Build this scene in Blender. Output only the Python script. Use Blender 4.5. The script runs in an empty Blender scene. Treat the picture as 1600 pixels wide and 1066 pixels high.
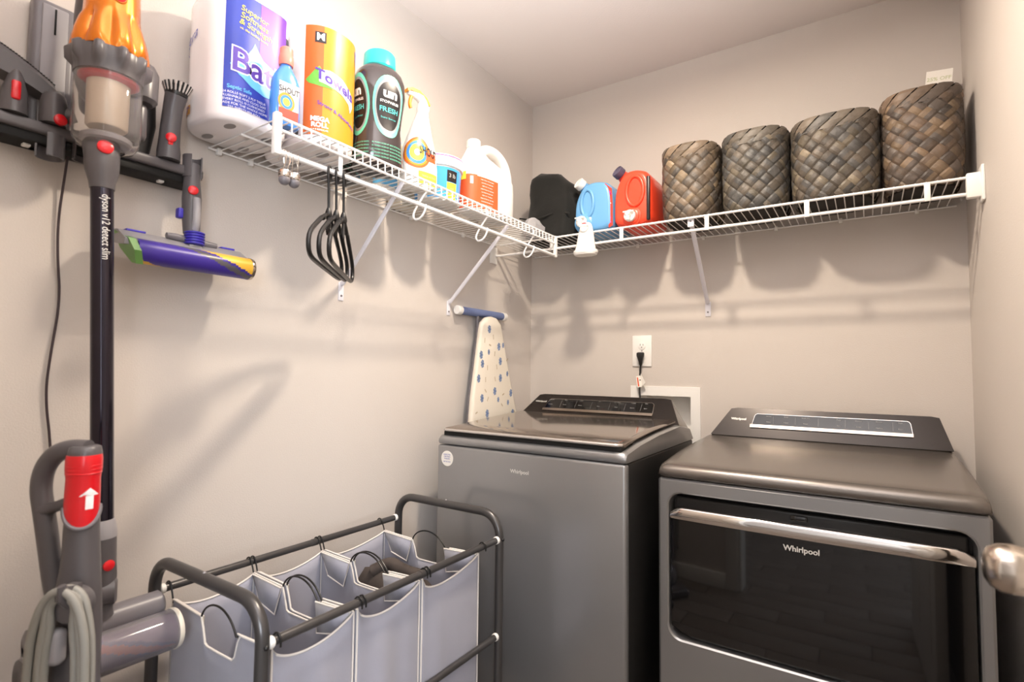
import bpy, math, random
from mathutils import Vector, Matrix, noise
from mathutils.geometry import tessellate_polygon
random.seed(7)
PI = math.pi
sc = bpy.context.scene
COL = sc.collection

# ------------------------------------------------------------------ camera
cam_d = bpy.data.cameras.new('camera'); cam = bpy.data.objects.new('camera', cam_d); COL.objects.link(cam)
R_ = Vector((0.83330762, 0.55270534, 0.01073401)); U_ = Vector((0.0202329, -0.04989761, 0.99854938)); B_ = R_.cross(U_)
cam.matrix_world = Matrix(((R_.x, U_.x, B_.x, 1.37928), (R_.y, U_.y, B_.y, -2.24540), (R_.z, U_.z, B_.z, 1.16173), (0, 0, 0, 1)))
cam_d.sensor_width = 36; cam_d.lens = 835.4 * 36 / 1600; cam_d.clip_start = 0.02
cam_d.dof.use_dof = True; cam_d.dof.focus_distance = 1.9; cam_d.dof.aperture_fstop = 4.5
sc.camera = cam

# ------------------------------------------------------------------ world, light, exposure
LAMP_POWER = 23.5
DAY_POWER = 92.0
FILL_POWER = 370.0
EXPOSURE = 0.1
w = bpy.data.worlds.new('world'); sc.world = w; w.use_nodes = True
w.node_tree.nodes['Background'].inputs[0].default_value = (0.75, 0.86, 1.0, 1)
w.node_tree.nodes['Background'].inputs[1].default_value = 0.6
ld = bpy.data.lights.new('hall_daylight', 'AREA'); ld.shape = 'RECTANGLE'; ld.size = 1.5; ld.size_y = 1.4
ld.energy = DAY_POWER; ld.color = (0.86, 0.92, 1.0)
lo = bpy.data.objects.new('hall_daylight', ld); COL.objects.link(lo)
lo.location = (2.645, -3.85, 1.5); lo.rotation_euler = (PI / 2, 0, PI / 2)
cdl = bpy.data.lights.new('ceiling_lamp_light', 'AREA'); cdl.shape = 'DISK'; cdl.size = .11; cdl.energy = LAMP_POWER; cdl.color = (1.0, .85, .68)
cdo = bpy.data.objects.new('ceiling_lamp_light', cdl); COL.objects.link(cdo); cdo.location = (0.87, -1.03, 2.402)
fd = bpy.data.lights.new('bounce_fill', 'SPOT'); fd.energy = FILL_POWER; fd.color = (.93, .96, 1.0); fd.spot_size = math.radians(100); fd.spot_blend = 1.0; fd.shadow_soft_size = .03  # added fill spot, bounced off the ceiling to soften the room light
fo = bpy.data.objects.new('bounce_fill', fd); COL.objects.link(fo); fo.location = (1.36, -2.15, 1.36)
fo.rotation_euler = Vector((-.24, .30, 1.0)).to_track_quat('-Z', 'Y').to_euler()
sc.view_settings.view_transform = 'Standard'; sc.view_settings.look = 'None'
sc.view_settings.gamma = 1; sc.view_settings.use_curve_mapping = False
sc.view_settings.exposure = EXPOSURE

# ------------------------------------------------------------------ materials
def lin(c):
    return tuple(((x / 255) / 12.92 if x <= 10 else ((x / 255 + 0.055) / 1.055) ** 2.4) for x in c)
def mat(name, rgb, rough=0.5, metal=0.0, spec=0.5, bump=0.0, bscale=200, var=0.0, vscale=8, coat=0.0, trans=0.0, emit=None, alpha=1.0, ior=1.45, sheen=0.0, attr=False, stretch=None):
    m = bpy.data.materials.new(name); m.use_nodes = True
    nt = m.node_tree; b = nt.nodes['Principled BSDF']
    c = lin(rgb) + (1,)
    b.inputs['Base Color'].default_value = c
    b.inputs['Roughness'].default_value = rough; b.inputs['Metallic'].default_value = metal
    b.inputs['Specular IOR Level'].default_value = spec; b.inputs['IOR'].default_value = ior
    b.inputs['Coat Weight'].default_value = coat; b.inputs['Coat Roughness'].default_value = 0.05
    b.inputs['Transmission Weight'].default_value = trans
    b.inputs['Sheen Weight'].default_value = sheen
    b.inputs['Alpha'].default_value = alpha
    if emit:
        b.inputs['Emission Color'].default_value = tuple(emit[:3]) + (1,); b.inputs['Emission Strength'].default_value = emit[3]
    tc = nt.nodes.new('ShaderNodeTexCoord'); co = tc.outputs['Object']
    if stretch:
        mp = nt.nodes.new('ShaderNodeMapping'); mp.inputs['Scale'].default_value = stretch
        nt.links.new(co, mp.inputs[0]); co = mp.outputs[0]
    src = None
    if attr:
        a = nt.nodes.new('ShaderNodeVertexColor'); a.layer_name = 'Col'; src = a.outputs[0]
    if var > 0 or attr:
        n = nt.nodes.new('ShaderNodeTexNoise'); n.inputs['Scale'].default_value = vscale; n.inputs['Detail'].default_value = 4
        nt.links.new(co, n.inputs['Vector'])
        mr = nt.nodes.new('ShaderNodeMapRange'); mr.inputs['From Min'].default_value = .25; mr.inputs['From Max'].default_value = .75
        mr.inputs['To Min'].default_value = 1 - var; mr.inputs['To Max'].default_value = 1 + var
        nt.links.new(n.outputs['Fac'], mr.inputs['Value'])
        mx = nt.nodes.new('ShaderNodeVectorMath'); mx.operation = 'SCALE'
        mx.inputs[0].default_value = c[:3]
        if src: nt.links.new(src, mx.inputs[0])
        nt.links.new(mr.outputs[0], mx.inputs['Scale'])
        nt.links.new(mx.outputs[0], b.inputs['Base Color'])
    if bump > 0:
        n2 = nt.nodes.new('ShaderNodeTexNoise'); n2.inputs['Scale'].default_value = bscale; n2.inputs['Detail'].default_value = 3
        nt.links.new(co, n2.inputs['Vector'])
        bp_ = nt.nodes.new('ShaderNodeBump'); bp_.inputs['Strength'].default_value = bump; bp_.inputs['Distance'].default_value = 0.002
        nt.links.new(n2.outputs['Fac'], bp_.inputs['Height']); nt.links.new(bp_.outputs[0], b.inputs['Normal'])
    return m
WALL = mat('wall_paint', (204, 196, 189), .75, bump=.25, bscale=260, var=.012, vscale=3)
CEIL = mat('ceiling_paint', (226, 217, 212), .85, bump=.2, bscale=150)
TRIM = mat('trim_paint', (232, 230, 226), .4)
PLANK = mat('floor_plank', (118, 108, 100), .35, var=.18, vscale=6, stretch=(1, 8, 1), bump=.1, bscale=60)
GROUT = mat('floor_grout', (78, 72, 68), .8)
HALLW = mat('hall_paint', (200, 194, 188), .8)
WIRE = mat('white_vinyl_wire', (240, 238, 236), .35)
WSTEEL = mat('white_enamel_steel', (226, 225, 232), .4)
STEEL = mat('grey_metal_panel', (150, 150, 151), .30, metal=.6, var=.04, vscale=3, coat=.6)
STEELTOP = mat('grey_metal_top', (128, 122, 117), .27, metal=.68, var=.03, vscale=4)
LIDM = mat('gloss_dark_lid', (150, 140, 132), .09, metal=.8)
LIDEDGE = mat('bright_lid_edge', (206, 200, 196), .25, metal=.6)
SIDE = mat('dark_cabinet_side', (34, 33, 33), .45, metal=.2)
CONS = mat('dark_console', (52, 47, 45), .25, metal=.5, var=.03, vscale=20, stretch=(1, 1, 30))
BLACKG = mat('black_glass', (10, 10, 12), .04, spec=.6, coat=.5)
BLACKP = mat('black_plastic', (26, 25, 25), .35)
GAP = mat('black_gap', (8, 8, 8), .7)
CHROME = mat('chrome', (225, 220, 216), .06, metal=1)
SATIN = mat('satin_nickel', (196, 184, 172), .22, metal=1)
SILVERTXT = mat('silver_print', (226, 224, 220), .35, metal=.2)
GREYTXT = mat('grey_print', (150, 150, 150), .5)
WHITE = mat('white_plastic', (238, 236, 232), .35)
CREAM = mat('cream_plastic', (232, 226, 212), .4)
WHITEGLOSS = mat('white_film', (244, 238, 238), .2, bump=.3, bscale=18, coat=.3)
DGREY = mat('grey_plastic', (88, 84, 86), .32, var=.02)
MGREY = mat('mid_grey_plastic', (112, 108, 112), .35)
LGREY = mat('light_grey_plastic', (150, 147, 150), .4)
CORDG = mat('grey_cord_rubber', (142, 140, 134), .55)
REDP = mat('red_plastic', (214, 24, 34), .3, coat=.2)
ORANGEM = mat('orange_metallic', (216, 118, 16), .26, metal=.5, coat=.4)
WAND = mat('dark_violet_wand', (40, 34, 46), .16, metal=.7, coat=.4)
PURPLE = mat('purple_plastic', (62, 44, 140), .35)
BLUEP = mat('blue_violet_plastic', (62, 52, 170), .35)
YELLOW = mat('yellow_roller', (232, 180, 60), .4)
GREENP = mat('green_plastic', (120, 170, 90), .3, trans=.3)
CLEAR = mat('clear_smoke_plastic', (246, 243, 242), .04, trans=.96, ior=1.25)
CLEARH = mat('clear_housing', (200, 195, 200), .08, trans=.75, ior=1.3)
FILM = mat('clear_film', (235, 235, 238), .25, trans=.7, ior=1.15, bump=.6, bscale=30)
FRAME = mat('charcoal_tube', (82, 80, 80), .3, metal=.55)
CLOTH = mat('grey_bag_cloth', (158, 158, 170), .85, bump=.25, bscale=700, sheen=.2, var=.03)
PIPING = mat('white_piping', (224, 218, 212), .8)
DARKLAUNDRY = mat('dark_laundry', (70, 62, 58), .9, bump=.3, bscale=80, var=.3, vscale=20)
BLACKCLOTH = mat('black_cloth', (22, 22, 20), .9, bump=.5, bscale=60, var=.3, vscale=9, sheen=.1)
BASK = mat('plaited_leaf_strip', (110, 92, 74), .48, attr=True, var=.22, vscale=45, bump=.5, bscale=160)
BASKIN = mat('basket_lining', (34, 29, 26), .8)
PAPER = mat('paper', (240, 236, 228), .7)
TEAL = mat('teal_plastic', (52, 196, 190), .3)
MINT = mat('mint_print', (110, 214, 180), .4)
DBOT = mat('dark_clear_bottle', (62, 54, 54), .12, coat=.5, spec=.6)
INK = mat('black_ink', (36, 32, 34), .35)
SHOUTBLUE = mat('blue_bottle', (72, 140, 226), .22, coat=.4)
CORAL = mat('coral_cap', (244, 138, 122), .35)
ORANGEP = mat('orange_plastic', (240, 150, 40), .35)
LABELORANGE = mat('orange_label', (226, 92, 50), .4)
LABELRED = mat('red_label', (222, 66, 50), .4)
PBLUE = mat('print_royal_blue', (50, 66, 166), .38, coat=.1, var=.1, vscale=10)
PPURP = mat('print_purple', (116, 58, 168), .38, coat=.1)
PLBLUE = mat('print_light_blue', (110, 190, 240), .3)
PWHITE = mat('print_white', (246, 244, 246), .35)
PYEL = mat('print_yellow', (240, 222, 70), .35)
PORANGE = mat('print_orange', (206, 100, 40), .38, coat=.1)
PGOLD = mat('print_gold', (208, 142, 34), .38, coat=.1)
PGREEN = mat('print_green', (110, 186, 70), .35)
PVIOLET = mat('print_violet', (92, 66, 164), .35)
PTEAL = mat('print_teal', (92, 208, 205), .35)
PMAG = mat('print_magenta', (226, 70, 160), .4)
PGREY = mat('print_grey', (150, 146, 146), .5)
JUGBLUE = mat('pale_blue_jug', (104, 164, 214), .32, coat=.2)
JUGRED = mat('orange_red_jug', (238, 72, 44), .32, coat=.2)
BOARDC = mat('board_cover', (226, 218, 204), .85, bump=.15, bscale=600)
FLOWER = mat('flower_print', (128, 146, 178), .85)
FLOWER2 = mat('flower_heart_print', (104, 122, 164), .85)
SPRIG = mat('sprig_print', (178, 160, 130), .85)
FOAM = mat('blue_foam', (112, 126, 168), .8, bump=.3, bscale=300)
CORDBLACK = mat('dark_cord', (60, 48, 52), .5)
BRISTLEW = mat('pale_bristle', (214, 206, 200), .7)
RIM = mat('clear_glass_dome', (250, 248, 244), .3, trans=.0)

# ------------------------------------------------------------------ mesh builder
class MB:
    def __init__(s): s.v = []; s.f = []; s.mi = []; s.col = []
    def add(s, vs, fs, mi=0, col=None):
        o = len(s.v); s.v += [Vector(q) for q in vs]
        for f in fs: s.f.append([i + o for i in f]); s.mi.append(mi); s.col.append(col)
        return s
    def box(s, x0, x1, y0, y1, z0, z1, b=0.0, mi=0, M=None, col=None):
        if b <= 0:
            vs = [(x, y, z) for x in (x0, x1) for y in (y0, y1) for z in (z0, z1)]
            fs = [(0, 1, 3, 2), (4, 6, 7, 5), (0, 4, 5, 1), (2, 3, 7, 6), (0, 2, 6, 4), (1, 5, 7, 3)]
        else:
            b = min(b, (x1 - x0) * .49, (y1 - y0) * .49, (z1 - z0) * .49)
            import bmesh
            bm = bmesh.new(); bmesh.ops.create_cube(bm, size=1)
            for q in bm.verts: q.co = Vector(((x0 + x1) / 2 + q.co.x * (x1 - x0), (y0 + y1) / 2 + q.co.y * (y1 - y0), (z0 + z1) / 2 + q.co.z * (z1 - z0)))
            bmesh.ops.bevel(bm, geom=bm.edges[:], offset=b, segments=2 if b < .006 else 3, affect='EDGES', profile=.5)
            bm.verts.index_update(); vs = [q.co.copy() for q in bm.verts]; fs = [[q.index for q in f.verts] for f in bm.faces]; bm.free()
        if M: vs = [M @ Vector(q) for q in vs]
        return s.add(vs, fs, mi, col)
    def rings(s, rs, caps=(True, True), closed=False, mi=0, col=None):
        n = len(rs[0]); vs = [q for r in rs for q in r]; fs = []
        m = len(rs)
        for i in range(m if closed else m - 1):
            for j in range(n):
                a = i * n + j; b2 = i * n + (j + 1) % n; c = ((i + 1) % m) * n + (j + 1) % n; d = ((i + 1) % m) * n + j
                fs.append((a, b2, c, d))
        if not closed:
            if caps[0]: fs.append(tuple(range(n - 1, -1, -1)))
            if caps[1]: fs.append(tuple((m - 1) * n + j for j in range(n)))
        return s.add(vs, fs, mi, col)
    def tube(s, pts, r, n=10, closed=False, caps=True, mi=0, flat=1.0, col=None):
        P = [Vector(q) for q in pts]; m = len(P); rs = []
        rad = r if isinstance(r, (list, tuple)) else [r] * m
        T = []
        for i in range(m):
            a = P[(i - 1) % m] if (closed or i > 0) else P[i]; b = P[(i + 1) % m] if (closed or i < m - 1) else P[i]
            T.append((b - a).normalized())
        up = Vector((0, 0, 1)) if abs(T[0].z) < .9 else Vector((1, 0, 0))
        N = (up - T[0] * up.dot(T[0])).normalized()
        for i in range(m):
            N = (N - T[i] * N.dot(T[i])).normalized(); Bn = T[i].cross(N)
            rs.append([P[i] + (N * math.cos(2 * PI * k / n) + Bn * math.sin(2 * PI * k / n) * flat) * rad[i] for k in range(n)])
        return s.rings(rs, (caps, caps), closed, mi, col)
    def lathe(s, prof, c=(0, 0, 0), n=32, axis=(0, 0, 1), sx=1, sy=1, caps=(True, True), mi=0):
        ax = Vector(axis).normalized(); q = ax.to_track_quat('Z', 'Y') if ax.z < .999 else None
        rs = []
        for r, z in prof:
            ring = []
            for k in range(n):
                p = Vector((r * math.cos(2 * PI * k / n) * sx, r * math.sin(2 * PI * k / n) * sy, z))
                if q: p = q @ p
                ring.append(p + Vector(c))
            rs.append(ring)
        return s.rings(rs, caps, False, mi)
    def sphere(s, c, r, n=20, sx=1, sy=1, sz=1, mi=0):
        prof = [(max(r * math.sin(PI * i / (n // 2)), r * .01), -r * math.cos(PI * i / (n // 2)) * sz) for i in range(n // 2 + 1)]
        return s.lathe(prof, c, n, sx=sx, sy=sy, mi=mi)
    def prism(s, poly, fn, d0, d1, mi=0):          # poly of (a,b); fn(a,b,d)->xyz
        n = len(poly); vs = [fn(a, b, d0) for a, b in poly] + [fn(a, b, d1) for a, b in poly]
        tri = tessellate_polygon([[Vector((a, b, 0)) for a, b in poly]])
        fs = [(i, (i + 1) % n, n + (i + 1) % n, n + i) for i in range(n)]
        fs += [tuple(t) for t in tri] + [tuple(n + k for k in reversed(t)) for t in tri]
        return s.add(vs, fs, mi)
    def flat(s, poly, fn, mi=0):                   # flat decal polygon, fn(a,b)->xyz
        tri = [tuple(Vector(poly[i]) for i in t) for t in tessellate_polygon([[Vector((a, b, 0)) for a, b in poly]])]
        out = []
        while tri:
            t = tri.pop(); e = [(t[(i + 1) % 3] - t[i]).length for i in range(3)]; k = e.index(max(e))
            if e[k] > .014: m_ = (t[k] + t[(k + 1) % 3]) / 2; tri += [(t[k], m_, t[(k + 2) % 3]), (m_, t[(k + 1) % 3], t[(k + 2) % 3])]
            else: out.append(t)
        vs = [fn(q.x, q.y) for t in out for q in t]
        return s.add(vs, [(3 * i, 3 * i + 1, 3 * i + 2) for i in range(len(out))], mi)
    def patch(s, a0, a1, b0, b1, fn, na=8, nb=2, mi=0):
        vs = [fn(a0 + (a1 - a0) * i / na, b0 + (b1 - b0) * j / nb) for j in range(nb + 1) for i in range(na + 1)]
        fs = [(j * (na + 1) + i, j * (na + 1) + i + 1, (j + 1) * (na + 1) + i + 1, (j + 1) * (na + 1) + i) for j in range(nb) for i in range(na)]
        return s.add(vs, fs, mi)
    def disc(s, ca, cb, ra, rb, fn, n=24, nr=3, mi=0, inner=0.0, e=2.0):
        vs = []; fs = []
        for j in range(nr + 1):
            t = inner + (1 - inner) * j / nr
            for i in range(n):
                th = 2 * PI * i / n; c_, s_ = math.cos(th), math.sin(th)
                vs.append(fn(ca + ra * t * math.copysign(abs(c_) ** (2 / e), c_), cb + rb * t * math.copysign(abs(s_) ** (2 / e), s_)))
        for j in range(nr):
            for i in range(n): fs.append((j * n + i, j * n + (i + 1) % n, (j + 1) * n + (i + 1) % n, (j + 1) * n + i))
        return s.add(vs, fs, mi)
    def text(s, t, size, fn, mi=0, bold=0.0, shear=0.0, sx=1.0):
        vs, fs = glyphs(t, bold, shear)
        tri = []
        for f in fs:
            P = [Vector((vs[i][0] * size * sx, vs[i][1] * size)) for i in f]
            for q in (((0, 1, 2),) if len(P) == 3 else tessellate_polygon([[p.to_3d() for p in P]])): tri.append(tuple(P[i] for i in q))
        lim = max(.004, size * .18); out = []
        while tri:
            q = tri.pop(); e = [(q[(i + 1) % 3] - q[i]).length for i in range(3)]; k = e.index(max(e))
            if e[k] > lim: m_ = (q[k] + q[(k + 1) % 3]) / 2; tri += [(q[k], m_, q[(k + 2) % 3]), (m_, q[(k + 1) % 3], q[(k + 2) % 3])]
            else: out.append(q)
        return s.add([fn(p.x, p.y) for q in out for p in q], [(3 * i, 3 * i + 1, 3 * i + 2) for i in range(len(out))], mi)
    def xf(s, M):
        s.v = [M @ q for q in s.v]; return s
    def build(s, name, mats, parent=None, local=True, smooth=True, angle=38, label=None):
        vs = s.v
        if parent is not None and not local:
            r = parent; off = Vector((0, 0, 0))
            while r: off = off + r.location; r = r.parent
            vs = [q - off for q in vs]
        me = bpy.data.meshes.new(name); me.from_pydata([tuple(q) for q in vs], [], s.f)
        if not isinstance(mats, (list, tuple)): mats = [mats]
        for m_ in mats: me.materials.append(m_)
        me.polygons.foreach_set('material_index', s.mi)
        if any(c is not None for c in s.col):
            ca = me.color_attributes.new('Col', 'FLOAT_COLOR', 'CORNER')
            for p, c in zip(me.polygons, s.col):
                for li in p.loop_indices: ca.data[li].color = tuple(c or (1, 1, 1)) + (1,)
        import bmesh
        bm = bmesh.new(); bm.from_mesh(me); bmesh.ops.recalc_face_normals(bm, faces=bm.faces[:]); bm.to_mesh(me); bm.free()
        if smooth:
            me.polygons.foreach_set('use_smooth', [True] * len(me.polygons)); me.set_sharp_from_angle(angle=math.radians(angle))
        o = bpy.data.objects.new(name, me); COL.objects.link(o)
        if parent: o.parent = parent
        if label: o['label'] = label
        return o

_g = {}
def glyphs(t, bold=0.0, shear=0.0):
    k = (t, bold, shear)
    if k not in _g:
        cu = bpy.data.curves.new('print', 'FONT'); cu.body = t; cu.size = 1; cu.offset = bold; cu.shear = shear
        cu.align_x = 'CENTER'; cu.align_y = 'CENTER'; cu.resolution_u = 3; cu.fill_mode = 'BOTH'
        ob = bpy.data.objects.new('print', cu); COL.objects.link(ob)
        dg = bpy.context.evaluated_depsgraph_get(); me = ob.evaluated_get(dg).to_mesh()
        _g[k] = ([(q.co.x, q.co.y) for q in me.vertices], [tuple(p.vertices) for p in me.polygons])
        ob.evaluated_get(dg).to_mesh_clear(); bpy.data.objects.remove(ob); bpy.data.curves.remove(cu)
    return _g[k]

def tag(o, label, cat, group=None):
    o['label'] = label; o['category'] = cat
    if group: o['group'] = group
    return o
def thing(name, label, cat, loc=(0, 0, 0), rz=0.0, group=None):
    o = bpy.data.objects.new(name, None); COL.objects.link(o); o.empty_display_size = .05
    o.location = loc; o.rotation_euler = (0, 0, rz)
    return tag(o, label, cat, group)
def struct(o): o['kind'] = 'structure'; return o
def dup(o, parent=None):
    c = o.copy(); COL.objects.link(c)
    if parent: c.parent = parent; c.matrix_parent_inverse = Matrix.Identity(4)
    for ch in list(o.children): dup(ch, c)
    return c
def sring(cx, cy, z, rx, ry, e=2.0, n=32):
    out = []
    for k in range(n):
        th = 2 * PI * k / n; c, s_ = math.cos(th), math.sin(th)
        out.append(Vector((cx + rx * math.copysign(abs(c) ** (2 / e), c), cy + ry * math.copysign(abs(s_) ** (2 / e), s_), z)))
    return out
def wrapper(ring):                                 # arc-length mapping round a closed outline, s=0 at its first point
    P = [Vector((q.x, q.y, 0)) for q in ring]; n = len(P); L = [0]
    for i in range(n): L.append(L[-1] + (P[(i + 1) % n] - P[i]).length)
    tot = L[-1]
    def fn(s, z, off=.0006, scale=1.0):
        s = s % tot; i = 0
        lo_, hi = 0, n
        while hi - lo_ > 1:
            md = (lo_ + hi) // 2
            if L[md] <= s: lo_ = md
            else: hi = md
        i = lo_; t = (s - L[i]) / (L[i + 1] - L[i]); a, b = P[i], P[(i + 1) % n]; p = a.lerp(b, t); d = (b - a).normalized()
        nn = Vector((d.y, -d.x, 0)); return Vector((p.x * scale, p.y * scale, z)) + nn * off
    fn.total = tot
    def find(x, y):
        best = min(range(n), key=lambda i: (P[i].x - x) ** 2 + (P[i].y - y) ** 2); return L[best]
    fn.find = find
    return fn
def bez(p0, p1, p2, p3, n=10):
    p0, p1, p2, p3 = map(Vector, (p0, p1, p2, p3))
    return [p0 * (1 - t) ** 3 + p1 * 3 * t * (1 - t) ** 2 + p2 * 3 * t * t * (1 - t) + p3 * t ** 3 for t in [i / n for i in range(n + 1)]]
def smoothpts(pts, it=2, closed=False):
    P = [Vector(q) for q in pts]
    for _ in range(it):
        Q = [] if closed else [P[0]]
        m = len(P)
        for i in range(m if closed else m - 1):
            a, b = P[i], P[(i + 1) % m]; Q += [a.lerp(b, .25), a.lerp(b, .75)]
        if not closed: Q.append(P[-1])
        P = Q
    return P

# ------------------------------------------------------------------ room
W, H, Y0 = 1.66, 2.48, -2.17
struct(MB().box(-.1, 0, Y0 - .11, .0, 0, H).build('wall_left', WALL, smooth=False))
wb = MB()
hx0, hx1, hz0, hz1 = .556, .775, .90, 1.057
wb.box(-.1, W + .1, 0, .12, 0, hz0); wb.box(-.1, W + .1, 0, .12, hz1, H); wb.box(-.1, hx0, 0, .12, hz0, hz1); wb.box(hx1, W + .1, 0, .12, hz0, hz1)
wb.box(hx0, hx1, .095, .12, hz0, hz1)
struct(wb.build('wall_back', WALL, smooth=False))
struct(MB().box(W, W + .1, Y0 - .11, 0, 0, H).build('wall_right', WALL, smooth=False))
dx0, dx1, dzt = .76, 1.60, 2.06
wf = MB().box(-.6, dx0, Y0 - .11, Y0, 0, H); wf.box(dx1, 2.6, Y0 - .11, Y0, 0, H); wf.box(dx0, dx1, Y0 - .11, Y0, dzt, H)
struct(wf.build('wall_front', WALL, smooth=False))
struct(MB().box(-.6, 2.6, -4.9, .12, H, H + .05).build('ceiling', CEIL, smooth=False))
fl = struct(MB().box(-.6, 2.6, -4.9, .12, -.05, 0).build('floor', GROUT, smooth=False))
me0 = None
pw, pl = .15, .6
row = 0; y = -4.88
pm = MB().box(.002, pl - .002, .002, pw - .002, 0, .008, b=.0015).build('plank', PLANK, fl)
first = True
while y < -.02:
    x = -.6 - (row % 3) * .2
    while x < 2.6:
        o = pm if first else pm.copy()
        if not first: COL.objects.link(o); o.parent = fl
        first = False
        o.location = (x, y, 0); x += pl
    y += pw; row += 1
# hall beyond the doorway
def hallwall(n, *a): return struct(MB().box(*a).build(n, HALLW, smooth=False))
hallwall('wall_hall_left', -.7, -.6, -4.9, Y0 - .11, 0, H)
hallwall('wall_hall_far', -.7, 2.7, -5.0, -4.9, 0, H)
hw = MB().box(2.6, 2.7, -4.9, -4.6, 0, H); hw.box(2.6, 2.7, -3.1, Y0 - .11, 0, H); hw.box(2.6, 2.7, -4.6, -3.1, 0, .8); hw.box(2.6, 2.7, -4.6, -3.1, 2.2, H)
struct(hw.build('wall_hall_right', HALLW, smooth=False))
wn = MB()
for a in (-4.6, -3.87, -3.14): wn.box(2.655, 2.69, a, a + .04, .8, 2.2, b=.004)
for a in (.8, 1.48, 2.16): wn.box(2.655, 2.69, -4.6, -3.1, a, a + .04, b=.004)
struct(wn.build('window_1', TRIM))
# baseboards, casing
def bboard(n, x0, x1, y0, y1):
    return struct(MB().box(x0, x1, y0, y1, .008, .10, b=.004).build(n, TRIM))
bboard('baseboard_left', 0, .014, Y0, -.015); bboard('baseboard_right', W - .014, W, Y0, -.015); bboard('baseboard_back', 0.015, W - .015, -.014, 0)
bboard('baseboard_front', 0.015, dx0 - .07, Y0, Y0 + .014)
bboard('baseboard_hall', -.6, 2.6, -4.9, -4.886)
tr = MB().box(dx0 - .07, dx0, Y0, Y0 + .018, .01, dzt, b=.004)
tr.box(dx0 - .07, W - .002, Y0, Y0 + .018, dzt, dzt + .07, b=.004)
tr.box(dx0, dx0 + .015, Y0 - .11, Y0, .01, dzt, b=.003); tr.box(dx1 - .015, dx1, Y0 - .11, Y0, .01, dzt, b=.003); tr.box(dx0, dx1, Y0 - .11, Y0, dzt - .015, dzt, b=.003)
struct(tr.build('trim_1', TRIM))
# open door standing against the right wall
dr = struct(MB().box(1.575, 1.61, -2.13, -1.355, .015, 2.03, b=.003).build('door_1', TRIM))
pn = MB()
for a, b in ((.2, .95), (1.08, 1.9)):
    for c, d in ((-2.05, -1.78), (-1.70, -1.46)):
        pn.box(1.571, 1.579, c, d, a, b, b=.003)
pn.build('door_panel', TRIM, dr, local=False)
kc = Vector((1.512, -1.414, .941))
kb = MB().lathe([(.001, -.026), (.014, -.025), (.022, -.020), (.0265, -.011), (.0275, 0), (.0262, .009), (.021, .017), (.013, .022), (.0105, .027), (.0105, .038), (.013, .042), (.024, .050), (.031, .054), (.032, .0625)], kc, 40, axis=(1, 0, 0))
kb.build('door_knob', SATIN, dr, local=False, angle=60)

# ceiling lamp (just out of view, lights the room)
cl = thing('ceiling_lamp', 'small round white flush ceiling lamp with a glowing lens in the middle of the ceiling', 'lamp', (.87, -1.03, 2.48))
MB().lathe([(.095, 0), (.095, -.020), (.085, -.050), (.070, -.072), (.062, -.074)], n=40).build('lamp_housing', WHITE, cl)
MB().lathe([(.060, -.0745), (.060, -.0765), (.001, -.0768)], n=36).build('glowing_lens', mat('lit_lens', (255, 240, 220), .5, emit=(1.0, .88, .74, 20.0)), cl)

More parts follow.
